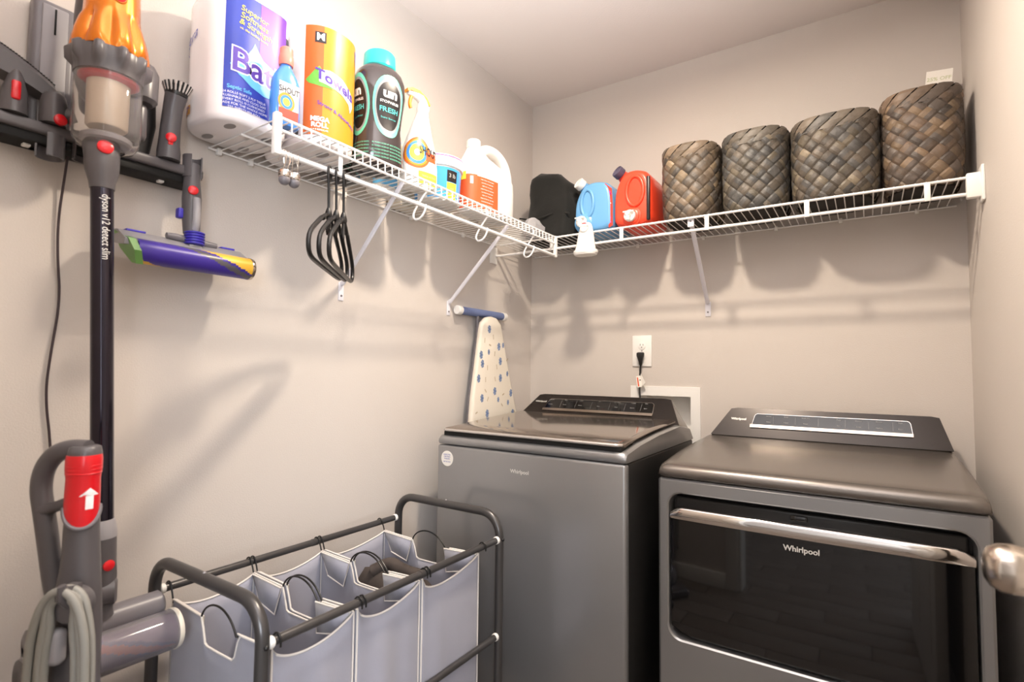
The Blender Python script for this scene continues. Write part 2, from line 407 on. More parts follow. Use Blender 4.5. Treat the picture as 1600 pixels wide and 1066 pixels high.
# ------------------------------------------------------------------ washing machine
def face_fn(x0, y0, z0, dy, dz, off):              # sloped console face: a = x, b = 0..1 up the face
    n = Vector((0, -dz, dy)).normalized()
    return lambda a, b: Vector((a, y0 + dy * b, z0 + dz * b)) + n * off
def console(root, bl, br, tl, tr_, y0, z0, dy, dz, back0, back1, disp, rows, logo):
    rc = .09
    out = [(bl, 0), (bl + (tl - bl) * .45, .45), (bl + (tl - bl) * .88, .88), (bl + (tl - bl) * .97, .965), (tl + .02, 1)]
    out += [(br - (q[0] - bl) * (br - tr_) / (tl - bl) if q[1] < 1 else tr_ - .02, q[1]) for q in reversed(out)]
    F = lambda o: face_fn(0, y0, z0, dy, dz, o)
    f0 = F(0)
    front = [f0(a, b) for a, b in out]
    back = [Vector((a * .985 + .015 * (bl + br) / 2, back0[0] + (back1[0] - back0[0]) * b, back0[1] + (back1[1] - back0[1]) * b)) for a, b in out]
    midr = [f.lerp(g, .12) + Vector((0, 0, .002)) for f, g in zip(front, back)]
    MB().rings([front, midr, back]).build('console_shell', STEELTOP, root, local=False)
    # curved dark fascia: concave towards the bottom
    m = MB(); f1 = F(.0008)
    rows_b = [0, .1, .2, .35, .5, .7, .88, .965, 1.0]
    def edge(b):
        for (a0, b0), (a1, b1) in zip(out[:5], out[1:5]):
            if b0 <= b <= b1: return a0 + (a1 - a0) * (b - b0) / (b1 - b0)
        return out[4][0]
    vs = []; fs = []; na = 20
    for b in rows_b:
        l = edge(b); r = br - (l - bl) * (br - tr_) / (tl - bl)
        if b == 1.0: r = tr_ - .02
        for i in range(na + 1):
            vs.append(f1(l + (r - l) * i / na, b))
    for j in range(len(rows_b) - 1):
        for i in range(na): fs.append((j * (na + 1) + i, j * (na + 1) + i + 1, (j + 1) * (na + 1) + i + 1, (j + 1) * (na + 1) + i))
    fc = m.add(vs, fs).build('console_face', CONS, root, local=False)
    d0, d1, b0, b1 = disp
    def rrect(a0, a1, c0, c1, r):
        H_ = dz and math.hypot(dy, dz); rb = r / H_
        return [(a0, c0), (a1 + .004, c0), (a1, c1 - rb), (a1 - r * .4, c1 - rb * .3), (a1 - r, c1), (a0 + r + .008, c1), (a0 + r * .4 + .008, c1 - rb * .3), (a0 + .008, c1 - rb)]
    MB().prism(rrect(d0 - .0012, d1 + .0012, b0 - .01, b1 + .014, .0095), lambda a, b, d: F(d)(a, b), 0, .003).build('display_bezel', CHROME, root, local=False)
    dp = MB().prism(rrect(d0, d1, b0, b1, .009), lambda a, b, d: F(d)(a, b), .002, .0036).build('display_panel', BLACKG, root, local=False)
    MB().prism([(d0 - .006, b0 - .10), (d1 + .006, b0 - .10), (d1 + .006, b0), (d0 - .006, b0)], lambda a, b, d: F(d)(a, b), 0, .006).build('display_trim', SATIN, root, local=False)
    f2 = F(.0042); t = MB(); H_ = math.hypot(dy, dz)
    for s_, a, b, sz in rows:
        t.text(s_, sz, lambda x, y, a=a, b=b: f2(a + x, b + y / H_), bold=.01)
    for k in (.15, .30, .45, .62, .76, .90):
        a = d0 + (d1 - d0) * k; t.add([f2(a, b0 + .06), f2(a + .0006, b0 + .06), f2(a + .0006, b1 - .06), f2(a, b1 - .06)], [(0, 1, 2, 3)])
    t.build('display_print', GREYTXT, root, local=False, smooth=False)['kind'] = 'stuff'
    MB().text('Whirlpool', logo[2], lambda x, y: F(.0014)(logo[0] + x, logo[1] + y / H_), bold=.015).build('logo', SILVERTXT, root, local=False, smooth=False)

wm = thing('washing_machine', 'grey top-loading washing machine with gloss lid and round white sticker, left of the dryer', 'washing machine', (.469, -.47, 0))
x0, x1, y0, y1, zs = .1235, .815, -.818, -.130, .9015
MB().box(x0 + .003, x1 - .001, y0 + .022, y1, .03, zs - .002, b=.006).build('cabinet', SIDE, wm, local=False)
MB().box(x0, x1, y0, y0 + .03, .03, zs - .003, b=.009).build('front_panel', STEEL, wm, local=False)
for sx_ in (x0 + .05, x1 - .05):
    for sy_ in (y0 + .06, y1 - .06): MB().lathe([(.02, 0.008), (.022, .012), (.018, .02), (.018, .035)], (sx_, sy_, 0), 16).build('foot', BLACKP, wm, local=False)
prof = [(y0 + .004, zs), (y0, zs + .006), (y0 + .001, zs + .020), (y0 + .010, zs + .029), (y0 + .03, zs + .032), (-.705, .9455), (-.53, .959), (-.36, .966), (-.30, .969), (-.17, .949), (-.128, .904), (-.13, zs)]
def rowx(x, dz_=0, iy=0): return [Vector((x, yy + iy if yy < -.5 and iy else yy, zz + dz_ * (1 if zz > zs + .018 else 0))) for yy, zz in prof]
MB().rings([rowx(x0 + .002, -.006, .004), rowx(x0 + .010, -.001), rowx(x0 + .03), rowx(x1 - .03), rowx(x1 - .008, -.001), rowx(x1, -.006, .004)]).build('top_deck', STEEL, wm, local=False, angle=50)
MB().box(x0 + .02, x1 - .018, y0 + .010, -.31, .925, .9445, b=.003).build('lid_gap_shade', GAP, wm, local=False)  # black slab stands in for the shaded gap under the lid
lp = [(-.806, .9375), (-.812, .944), (-.806, .951), (-.70, .9575), (-.55, .968), (-.42, .974), (-.31, .980), (-.305, .972), (-.42, .9665), (-.55, .960), (-.70, .949)]
def lr(x, sh=0, yy=0): return [Vector((x, a + (yy if a < -.7 else 0), z - sh * (1 if i in (2, 3, 4, 5, 6) else 0))) for i, (a, z) in enumerate(lp)]
MB().rings([lr(x0 + .014, .005, .02), lr(x0 + .020, .001, .006), lr(x0 + .03), lr(x1 - .032), lr(x1 - .02, .001, .006), lr(x1 - .014, .005, .02)]).xf(Matrix.Translation((0, 0, .0055))).build('lid', LIDM, wm, local=False, angle=50)
MB().tube([(x0 + .020, -.796, .9495), (x0 + .026, -.808, .9495), (x0 + .036, -.8115, .9495), (x1 - .036, -.8115, .9495), (x1 - .026, -.808, .9495), (x1 - .020, -.796, .9495)], .0048, 10).build('lid_edge', LIDEDGE, wm, local=False)
rowsW = [(s_, .225 + .475 * k, .74 - .2 * j, .0055) for j, L in enumerate((('Normal', 'Bulky', 'Colors', 'Soil', 'Extra Rinse', 'Presoak', 'Start'), ('Delicates', 'Towels', 'Whites', 'Temp', 'Wash', 'Options', 'Signal'))) for k, s_ in zip((.07, .21, .36, .53, .69, .83, .94), L)]
console(wm, .128, .812, .186, .757, -.30, .966, .085, .089, (-.135, .93), (-.195, 1.046), (.237, .70, .36, .78), rowsW, (.205, .66, .013))
st = MB().lathe([(.026, 0), (.026, .0008)], (.169, y0, .853), 36, axis=(0, -1, 0)).build('round_sticker', PAPER, wm, local=False)
t = MB(); fn = lambda x, y: Vector((.169 + x, y0 - .0011, .853 + y))
for s_, yy, sz in (('INSPECTED', .013, .0062), ('CERTIFIED', .006, .0062), ('WASHER', -.001, .0062), ('800 555 0142', -.011, .0056)):
    t.text(s_, sz, lambda a, b, yy=yy: fn(a, b + yy), bold=.01)
t.build('sticker_print', PBLUE, st, smooth=False, local=False)
MB().text('Whirlpool', .0165, lambda x, y: Vector((.465 + x, y0 - .0008, .840 + y)), bold=.02).build('logo', SILVERTXT, wm, local=False, smooth=False)

# ------------------------------------------------------------------ dryer
dy = thing('dryer', 'grey front-loading dryer with black window door and chrome band, right of the washer', 'dryer', (1.232, -.36, 0))
x0, x1, y0, y1, zs = .8635, 1.600, -.689, -.05, .8545
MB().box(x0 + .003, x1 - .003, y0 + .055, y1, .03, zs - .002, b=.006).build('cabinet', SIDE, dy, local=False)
def rrpts(a0, a1, c0, c1, r, n=6):
    out = []
    for cx, cz, s0 in ((a1 - r, c1 - r, 0), (a0 + r, c1 - r, PI / 2), (a0 + r, c0 + r, PI), (a1 - r, c0 + r, 1.5 * PI)):
        for k in range(n + 1): th = s0 + PI / 2 * k / n; out.append((cx + r * math.cos(th), cz + r * math.sin(th)))
    return out
oa, ob_, oc, od = .893, 1.574, .405, .812
def L3(pts, yy): return [Vector((a, yy, b)) for a, b in pts]
outer = rrpts(x0, x1, .03, zs - .003, .006); 
MB().rings([L3(rrpts(x0, x1, .03, zs - .003, .008), y0 + .06), L3(rrpts(x0, x1, .03, zs - .003, .008), y0 + .006), L3(rrpts(x0 + .006, x1 - .006, .036, zs - .008, .006), y0),
            L3(rrpts(oa - .004, ob_ + .004, oc - .004, od + .004, .04), y0), L3(rrpts(oa, ob_, oc, od, .037), y0 + .004), L3(rrpts(oa + .004, ob_ - .004, oc + .004, od - .004, .034), y0 + .045)], caps=(False, False)).build('front_panel', STEEL, dy, local=False)
MB().box(x0 + .02, x1 - .02, y0 + .044, y0 + .056, .33, .83).build('door_recess', BLACKP, dy, local=False)
# door: chrome band over curved black glass
def dsec(x):                                       # the door bulges towards the middle
    t_ = (x - oa) / (ob_ - oa); return y0 + .008 - .005 * math.sin(PI * t_) ** .8 if 0 < t_ < 1 else y0 + .008
m = MB(); rs = []
for i in range(25):
    x = oa + .006 + (ob_ - oa - .012) * i / 24; e_ = min(i, 24 - i); sh = (.022 if e_ == 0 else (.006 if e_ == 1 else 0))
    yy = dsec(x); rs.append([Vector((x, y0 + .044, .415 + sh)), Vector((x, yy + .006, .412 + sh)), Vector((x, yy, .42 + sh)), Vector((x, yy - .002, .58)), Vector((x, yy, .741)), Vector((x, y0 + .044, .741))])
dg_ = m.rings(rs).build('door_glass', BLACKG, dy, local=False, angle=30)
m = MB(); rs = []
for i in range(41):
    x = oa + .004 + (ob_ - oa - .008) * i / 40; e_ = min(i, 40 - i); tp = (.016 if e_ == 0 else (.004 if e_ == 1 else 0))
    yy = dsec(x) - .004; rs.append([Vector((x, y0 + .03, .738)), Vector((x, yy + .002, .738)), Vector((x, yy, .742)), Vector((x, yy - .0012, .753 - tp * .3)), Vector((x, yy - .0004, .767 - tp)), Vector((x, yy + .006, .7725 - tp)), Vector((x, y0 + .02, .7725 - tp))])
m.rings(rs).build('chrome_band', CHROME, dy, local=False, angle=50)
MB().box(oa + .012, ob_ - .012, y0 + .022, y0 + .044, .741, .80, b=.008).build('door_top', BLACKP, dy, local=False)
MB().box(1.205, 1.245, y0 + .014, y0 + .024, .779, .792, b=.003).build('door_latch', BLACKG, dy, local=False)
MB().text('Whirlpool', .0195, lambda x, y: Vector((1.231 + x, dsec(1.231) - .0032, .712 + y)), bold=.025).build('logo', SILVERTXT, dy, local=False, smooth=False)
for sx_ in (x0 + .05, x1 - .05):
    for sy_ in (y0 + .1, y1 - .06): MB().lathe([(.02, 0.008), (.022, .012), (.018, .02), (.018, .035)], (sx_, sy_, 0), 16).build('foot', BLACKP, dy, local=False)
prof = [(y0 + .004, zs), (y0 - .003, zs + .008), (y0 - .004, zs + .020), (y0 + .003, zs + .031), (y0 + .02, zs + .038), (y0 + .05, zs + .042), (-.50, .9085), (-.3, .918), (-.1, .924), (-.05, .90), (-.05, zs)]
def rowd(x, dz_=0, iy=0): return [Vector((x, yy + (iy if yy < -.6 else 0), zz + dz_ * (1 if zz > zs + .018 else 0))) for yy, zz in prof]
MB().rings([rowd(x0, -.016, .006), rowd(x0 + .004, -.006, .002), rowd(x0 + .018, -.001), rowd(x0 + .04), rowd(x1 - .04), rowd(x1 - .018, -.001), rowd(x1 - .004, -.006, .002), rowd(x1, -.016, .006)]).build('top_panel', STEELTOP, dy, local=False, angle=60)
rowsD = [(s_, 1.02 + .474 * k, .73 - .19 * j, .0058) for j, L in enumerate((('', 'Normal', 'Bulky', 'Quick Dry', '', 'Temp', 'Dryness', 'Wrinkle', 'Start'), ('', 'Heavy', 'Towels', 'Timed', '', 'Time', 'Steam', 'Options', 'Pause'))) for k, s_ in zip((.03, .12, .24, .37, .5, .58, .70, .82, .94), L) if s_]
console(dy, .880, 1.596, .948, 1.566, -.125, .925, .05, .100, (-.052, .905), (-.062, 1.01), (1.022, 1.492, .42, .80), rowsD, (.975, .60, .0125))

# ------------------------------------------------------------------ wall outlet, plug, washer hook-up box
ou = thing('wall_outlet', 'white wall outlet plate above the washer with a black plug in it', 'outlet', (.568, 0, 1.247))
MB().box(-.043, .043, -.007, 0, -.067, .067, b=.003).build('faceplate', WHITE, ou)
for zz in (.0215, -.0215):
    rc_ = MB().lathe([(.0168, 0), (.0168, .0022), (.0155, .0028)], (0, -.007, zz), 28, axis=(0, -1, 0)).build('receptacle', WHITE, ou)
    s_ = MB().box(-.0075, -.0055, -.0103, -.0096, zz + .001, zz + .009); s_.box(.0055, .0075, -.0103, -.0096, zz + .001, zz + .008); s_.lathe([(.0022, 0), (.0022, .0006)], (0, -.0097, zz - .006), 10, axis=(0, -1, 0))
    s_.build('slots', GAP, rc_)
MB().lathe([(.003, 0), (.003, .0012)], (0, -.007, 0), 10, axis=(0, -1, 0)).build('screw', LGREY, ou)
pc = thing('power_cord', 'black power cord with plug hanging from the wall outlet behind the washer', 'cord', (.568, -.012, 1.225))
rs = []
for z, rx, ry, yy in ((.016, .012, .006, -.010), (.012, .0165, .010, -.012), (0, .0155, .011, -.014), (-.02, .009, .008, -.012), (-.04, .0055, .0055, -.010)):
    rs.append(sring(0, yy, z, rx, ry, 3, 20))
MB().rings(rs).build('plug', BLACKP, pc)
MB().tube(smoothpts([(0, -.010, -.036), (-.002, -.010, -.07), (-.004, -.012, -.11), (-.003, -.016, -.16), (.01, -.03, -.24), (.02, -.04, -.34)]), .0042, 10).build('cord', BLACKP, pc)
wt = thing('warning_tag', 'folded white paper tag with an orange stripe on the black power cord', 'tag', (.566, -.028, 1.115))
MB().prism([(-.014, .022), (.004, .026), (.010, -.022), (-.008, -.026)], lambda a, b, d: Vector((a, -.004 + d + a * .3, b)), 0, .0006).build('tag_front', PAPER, wt)
MB().prism([(.004, .034), (.012, .022), (.028, -.004), (.006, -.024)], lambda a, b, d: Vector((a, .002 + d - a * .35, b)), 0, .0006).build('tag_back', PAPER, wt)
MB().flat([(-.010, .017), (-.005, .0175), (0, -.020), (-.005, -.021)], lambda a, b: Vector((a, -.0048 + a * .3, b))).build('orange_stripe', LABELORANGE, wt, smooth=False)
MB().flat([(0, .008), (.005, .009), (.006, .005), (.001, .004)], lambda a, b: Vector((a, -.0048 + a * .3, b))).build('tag_print', INK, wt, smooth=False)
hb = thing('washer_hookup_box', 'white recessed hookup box in the wall behind the washer', 'utility box', (.665, 0, .97))
def fr(y_, p): return [Vector((a, y_, b)) for a, b in p]
P4 = lambda a0, a1, b0, b1: [(a0, b0), (a1, b0), (a1, b1), (a0, b1)]
MB().rings([fr(.0, P4(.516, .813, .862, 1.096)), fr(-.006, P4(.517, .812, .863, 1.095)), fr(-.007, P4(hx0 + .001, hx1 - .001, hz0 + .001, hz1 - .001)), fr(.0, P4(hx0 + .001, hx1 - .001, hz0 + .001, hz1 - .001))], caps=(False, False)).build('box_frame', WHITE, hb, local=False, angle=20)
MB().rings([fr(-.003, P4(hx0 + .001, hx1 - .001, hz0 + .001, hz1 - .001)), fr(.09, P4(hx0 + .004, hx1 - .004, hz0 + .004, hz1 - .004))], caps=(False, True)).build('box_tray', WHITE, hb, local=False, angle=20)
for q, c in ((.64, LABELRED), (.70, PBLUE)):
    v_ = MB().tube([(q, .085, .94), (q, .03, .94)], .009, 12); v_.tube([(q, .04, .94), (q, .04, .905)], .008, 12); vv = v_.build('valve', SATIN, hb, local=False)
    MB().box(q - .012, q + .012, .018, .026, .936, .944, b=.002).build('valve_handle', c, vv, local=False)

# ------------------------------------------------------------------ left wire shelf
SZ = 1.7147
ls = thing('wire_shelf', 'white wire shelf with hang rod along the left wall', 'shelf', (0, -.93, SZ))
LX = .305
def lmb(m, n, mt=WIRE, par=None, **k): return m.build(n, mt, par or ls, local=False, **k)
ya, yb = -1.572, -.312
lmb(MB().tube([(LX, ya, SZ), (LX, yb, SZ)], .0036, 10), 'top_rail')
lmb(MB().tube([(LX + .001, ya, SZ - .0285), (LX + .001, yb, SZ - .0285)], .0034, 10), 'lip_rail')
lmb(MB().tube([(.006, ya, SZ - .003), (.006, yb, SZ - .003)], .003, 10), 'back_rail')
lmb(MB().tube([(.155, ya, SZ - .004), (.155, yb, SZ - .004)], .003, 10), 'middle_rail')
lmb(MB().tube([(LX, ya, SZ - .078), (LX, -.318, SZ - .078)], .0058, 14), 'hang_rod')
w0 = MB().tube([(.004, 0, SZ), (LX - .002, 0, SZ), (LX + .0035, 0, SZ - .003), (LX + .0045, 0, SZ - .029)], .00175, 7)
n_ = 50; wire = None
for i in range(n_):
    yy = ya + .006 + (yb - ya - .012) * i / (n_ - 1)
    if wire is None:
        wire = w0.build('deck_wire', WIRE, ls); wire.data.transform(Matrix.Translation((0, 0, -SZ)))
        o = wire
    else: o = wire.copy(); COL.objects.link(o); o.parent = ls
    o.location = (0, yy + .93, 0)
lmb(MB().box(.297, .315, -1.583, -1.567, SZ - .087, SZ + .008, b=.004), 'end_cap', WHITE)
lmb(MB().box(.299, .312, -.318, -.300, SZ - .085, SZ + .004, b=.003), 'end_cap', WHITE)
for yy in (-1.545, -1.46, -1.15, -.85, -.55): lmb(MB().box(.0, .012, yy - .006, yy + .006, SZ - .014, SZ + .004, b=.002), 'wall_clip', WHITE)
for i, yy in enumerate((-1.40, -1.09, -.785, -.478)):
    lmb(MB().box(.3005, .3035, yy - .006, yy + .006, SZ - .082 if i == 0 else SZ - .034, SZ, b=.001), 'rod_clip', WHITE)
    if i: lmb(MB().tube(smoothpts([(.303, yy, SZ - .03), (.294, yy - .006, SZ - .045), (.272, yy - .016, SZ - .085), (.268, yy - .02, SZ - .105), (.280, yy - .02, SZ - .118), (.298, yy - .016, SZ - .112), (.309, yy - .010, SZ - .088), (.308, yy - .008, SZ - .072)], 2), .0032, 9), 'rod_hook')
for yf, yt in ((-1.149, -1.185), (-.629, -.655)):
    b = MB(); b.tube([(.010, yf, 1.425), (.300, yt, SZ - .03)], .0085, 8, flat=.55); b.box(0, .004, yf - .010, yf + .010, 1.372, 1.43, b=.0018)
    b.tube([(.002, yf, 1.425), (.014, yf, 1.430)], .009, 8, flat=.6)
    br = lmb(b, 'support_brace', WSTEEL)
    lmb(MB().lathe([(.0035, 0), (.0035, .0015)], (.004, yf, 1.387), 10, axis=(1, 0, 0)), 'screw', MGREY, br)

# ------------------------------------------------------------------ back wire shelf
bs = thing('wire_shelf', 'white wire shelf along the back wall carrying the four baskets', 'shelf', (.82, 0, SZ))
def bmb(m, n, mt=WIRE, par=None, **k): return m.build(n, mt, par or bs, local=False, **k)
BY = -.305; xa, xb = .02, 1.655
bmb(MB().tube([(xa, BY, SZ), (xb - .03, BY, SZ)], .0042, 10), 'top_rail')
bmb(MB().tube([(xa, -.006, SZ - .003), (xb - .02, -.006, SZ - .003)], .003, 10), 'back_rail')
bmb(MB().tube([(xa, -.155, SZ - .004), (xb - .02, -.155, SZ - .004)], .003, 10), 'middle_rail')
bmb(MB().tube([(xa, BY - .002, SZ - .048), (xb - .03, BY - .002, SZ - .048)], .0050, 14), 'hang_rod')
w0 = MB().tube([(0, BY - .0025, SZ + .003), (0, BY + .006, SZ + .0035), (0, -.003, SZ)], .0017, 7)
wire = None; n_ = 63
for i in range(n_):
    xx = xa + .01 + (xb - .045 - xa - .01) * i / (n_ - 1)
    if wire is None:
        wire = w0.build('deck_wire', WIRE, bs); wire.data.transform(Matrix.Translation((0, 0, -SZ))); o = wire
    else: o = wire.copy(); COL.objects.link(o); o.parent = bs
    o.location = (xx - .82, 0, 0)
for xx in (.288, .598, .917, 1.228, 1.535):
    bmb(MB().box(xx - .0075, xx + .0075, BY - .0095, BY - .0045, SZ - .054, SZ + .002, b=.0015), 'rod_clip', WHITE)
bmb(MB().box(1.622, 1.654, BY - .012, BY + .012, SZ - .060, SZ + .010, b=.003), 'end_cap', WHITE)
bmb(MB().box(1.652, 1.66, BY - .028, BY + .020, SZ - .074, SZ + .026, b=.003), 'end_plate', WHITE)
bmb(MB().box(0, .007, BY - .05, BY + .0, SZ - .085, SZ - .01, b=.002), 'end_plate', WHITE)
bmb(MB().tube([(.004, BY - .012, SZ - .048), (.03, BY - .004, SZ - .048)], .005, 10), 'hang_rod_end')
for xx in (.30, .55, .83, 1.1, 1.31, 1.53): bmb(MB().box(xx - .006, xx + .006, -.012, 0, SZ - .014, SZ + .004, b=.002), 'wall_clip', WHITE)
b = MB(); b.tube([(.845, -.010, 1.44), (.857, -.292, SZ - .012)], .0085, 8, flat=1.0); b.box(.834, .856, -.004, 0, 1.385, 1.445, b=.0018); b.box(.846, .868, -.298, -.288, SZ - .03, SZ + .001, b=.001)
br = bmb(b, 'support_brace', WSTEEL)
bmb(MB().lathe([(.0035, 0), (.0035, .0015)], (.845, -.004, 1.402), 10, axis=(0, -1, 0)), 'screw', MGREY, br)
bmb(MB().lathe([(.003, 0), (.003, .0015)], (.857, -.298, SZ - .010), 10, axis=(0, -1, 0)), 'screw', MGREY, br)

# ================================================================== goods on the left shelf
ST = SZ + .0018
def roundrect_ring(hx, hy, r, n=8):
    out = []
    for cx, cy, s0 in ((hx - r, hy - r, 0), (-hx + r, hy - r, PI / 2), (-hx + r, -hy + r, PI), (hx - r, -hy + r, 1.5 * PI)):
        for k in range(n + 1): th = s0 + PI / 2 * k / n; out.append(Vector((cx + r * math.cos(th), cy + r * math.sin(th), 0)))
    return out
def scl(ring, s_, z, jit=0, sd=0):
    out = []
    for q in ring:
        v = Vector((q.x * s_, q.y * s_, z))
        if jit:
            nz = noise.noise(Vector((q.x * 22 + sd, q.y * 22, z * 18))); v += Vector((q.x, q.y, 0)).normalized() * nz * jit
        out.append(v)
    return out
def wrap_pack(root, hx, hy, r, h, jit, sd):
    ring = roundrect_ring(hx, hy, r, 8)
    # densify straight sides
    R2 = []
    for i, q in enumerate(ring):
        nx = ring[(i + 1) % len(ring)]; k = max(1, int((nx - q).length / .012))
        R2 += [q.lerp(nx, j / k) for j in range(k)]
    rs = [scl(R2, .90, 0), scl(R2, .97, .003), scl(R2, 1, .014, jit * .5, sd)]
    for k in range(1, 12): rs.append(scl(R2, 1, .014 + (h - .034) * k / 11, jit, sd))
    rs += [scl(R2, .96, h - .008, jit, sd), scl(R2, .88, h, jit, sd), scl(R2, .5, h + .004)]
    MB().rings(rs).build('plastic_wrap', WHITEGLOSS, root, angle=70)
    return wrapper(R2)
# --- bathroom tissue pack
tp = thing('toilet_paper_pack', 'large white pack of toilet paper with royal blue front, at the left shelf end', 'toilet paper', (.112, -1.557, ST))
hx, hy = .092, .094
fw = wrap_pack(tp, hx, hy, .058, .315, .0012, 3)
s0 = fw.find(.074, -.077)
wf_ = lambda off: (lambda a, b: fw(s0 + a, b, off))
MB().patch(0, .148, .028, .30, wf_(.0018), 14, 6).build('blue_print', PBLUE, tp)
MB().patch(.076, .148, .15, .298, wf_(.0022), 8, 5).build('purple_print', PPURP, tp)
dropl = [(.012, .128), (.03, .108), (.058, .090), (.09, .080), (.12, .082), (.14, .092), (.145, .12), (.12, .15), (.085, .165), (.072, .182), (.064, .196), (.058, .18), (.045, .158), (.028, .146)]
MB().flat(dropl, wf_(.0027)).build('drop_print', PLBLUE, tp, smooth=False)
MB().text('Bath', .076, lambda x, y: fw(s0 + .082 + x, .132 + y - x * .12, .0031), bold=.055).build('outline_lettering', PWHITE, tp, smooth=False)
MB().text('Bath', .076, lambda x, y: fw(s0 + .082 + x, .132 + y - x * .12, .0036), bold=.015).build('bath_lettering', PVIOLET, tp, smooth=False)
t = MB()
for s_, a, b, sz in (('Superior', .062, .262, .0185), ('Softness', .062, .245, .0195), ('& Strength', .066, .228, .018), ('vs. the leading brand', .062, .214, .008)):
    t.text(s_, sz, lambda x, y, a=a, b=b: fw(s0 + a + x, b + y - x * .12, .0031), bold=.004, shear=.15)
t.build('yellow_lettering', PYEL, tp, smooth=False)
t = MB(); t.text('Septic Safe', .012, lambda x, y: fw(s0 + .034 + x, .075 + y, .0031), bold=.02)
t.build('cyan_lettering', PLBLUE, tp, smooth=False)
t = MB()
for i, s_ in enumerate(('24 ROLLS SOFT 2 PLY TISSUE', 'FLUSHABLE AND CLOG SAFE', 'EVERY ROLL IS CUSHIONED', 'MADE FOR THE WHOLE HOME', '231 SHEETS PER ROLL')): t.text(s_, .0075, lambda x, y, i=i: fw(s0 + .047 + x, .062 - i * .0085 + y, .0031))
t.build('white_lettering', PWHITE, tp, smooth=False)
MB().patch(.148, .165, .17, .258, wf_(.0022), 3, 3).build('black_badge', INK, tp)
MB().text('M', .022, lambda x, y: fw(s0 + .1565 + x, .225 + y, .0028), bold=.03).build('badge_lettering', PWHITE, tp, smooth=False)
MB().patch(-.150, -.110, .030, .052, wf_(.0018), 6, 1).build('orange_print', PGOLD, tp)
t = MB(); t.text('ULTRA', .011, lambda x, y: fw(s0 - .130 + x, .0455 + y, .0024), bold=.02); t.text('SOFT', .011, lambda x, y: fw(s0 - .132 + x, .0355 + y, .0024), bold=.02)
t.build('side_lettering', PVIOLET, tp, smooth=False)
MB().text('Ultra', .034, lambda x, y: fw(s0 - .125 + x, .205 + y + x * .5, .0022), shear=.3).build('script_lettering', PBLUE, tp, smooth=False)
m = MB()
for cx, cy in ((-.05, -.045), (.05, -.045), (-.05, .045), (.05, .045)): m.disc(cx, cy, .018, .011, lambda a, b: Vector((a, b, -.0006)), 14, 1)
m.build('base_print', PGREY, tp, smooth=False)['kind'] = 'stuff'
# --- paper towels
pt = thing('paper_towel_pack', 'orange and gold wrapped pack of paper towels beside the blue tissue pack', 'paper towels', (.142, -1.380, ST))
hx, hy = .125, .081
fw2 = wrap_pack(pt, hx, hy, .072, .312, .0012, 9)
s1 = fw2.find(hx, -.075) - .026
w2 = lambda off: (lambda a, b: fw2(s1 + a, b, off))
def strip(a0, a1, top=.302, bot=.022, off=.0018, lift=0): return MB().patch(a0, a1, bot, top, w2(off), max(2, int((a1 - a0) / .008)), 8)
strip(0, .045).build('orange_print', PORANGE, pt); strip(.045, .215).build('gold_print', PGOLD, pt)
MB().flat([(.145, .302 - .012), (.150, .262), (.165, .236), (.178, .230), (.178, .29)], w2(.0024)).build('violet_print', PVIOLET, pt, smooth=False)
MB().flat([(.004, .160), (.012, .152), (.04, .146), (.075, .146), (.075, .16), (.05, .176), (.036, .198), (.028, .190), (.014, .172)], w2(.0024)).build('green_print', PGREEN, pt, smooth=False)
MB().flat([(.034, .188), (.06, .192), (.095, .184), (.125, .162), (.135, .128), (.125, .108), (.118, .128), (.098, .142), (.07, .150), (.036, .158)], w2(.0028)).build('white_print', PWHITE, pt, smooth=False)
MB().text('Towels', .036, lambda x, y: fw2(s1 + .080 + x, .164 + y - x * .28, .0034), bold=.03).build('towels_lettering', PVIOLET, pt, smooth=False)
MB().text('Strong & Absorbent', .0135, lambda x, y: fw2(s1 + .088 + x, .088 + y - x * .30, .003), bold=.02).build('slogan_lettering', PVIOLET, pt, smooth=False)
t = MB(); t.text('MEGA', .0165, lambda x, y: fw2(s1 + .040 + x, .062 + y, .003), bold=.045); t.text('ROLL', .0165, lambda x, y: fw2(s1 + .040 + x, .047 + y, .003), bold=.045)
t.text('6 = 9 REGULAR', .006, lambda x, y: fw2(s1 + .040 + x, .035 + y, .003), bold=.02)
t.build('mega_roll_lettering', PWHITE, pt, smooth=False)
MB().patch(.024, .050, .258, .286, w2(.0024), 3, 2).build('badge', INK, pt); MB().text('M', .026, lambda x, y: fw2(s1 + .037 + x, .272 + y, .003), bold=.03).build('badge_lettering', PWHITE, pt, smooth=False)
MB().patch(-.024, -.012, .018, .072, w2(.0018), 2, 2).build('bar_print', INK, pt)
m = MB()
for cx, cy in ((-.06, 0), (.06, 0)): m.disc(cx, cy, .024, .013, lambda a, b: Vector((a, b, -.0006)), 14, 1)
m.build('base_print', PGREY, pt, smooth=False)['kind'] = 'stuff'

# --- small blue stain remover bottle with coral cap
bb = thing('stain_remover_bottle', 'small blue stain remover bottle with coral cap, in front of the tissue pack', 'bottle', (.262, -1.530, ST), math.radians(-6))
MB().rings([sring(0, 0, z, rx, ry, e, 28) for z, rx, ry, e in ((0, .017, .030, 3), (.004, .019, .033, 3.2), (.06, .019, .033, 3.2), (.105, .0185, .031, 3), (.120, .017, .026, 2.6), (.134, .014, .018, 2.2), (.142, .012, .013, 2), (.150, .012, .012, 2))]).build('bottle_body', SHOUTBLUE, bb, angle=60)
MB().lathe([(.0155, .146), (.0165, .150), (.0165, .166), (.0150, .168), (.0145, .186), (.012, .189)], n=28).build('cap', CORAL, bb)
Fx = lambda off: (lambda a, b: Vector((.0192 + off, a, b)))
MB().patch(-.0235, .0235, .012, .098, Fx(.0004), 2, 2).build('label', PWHITE, bb, smooth=False)
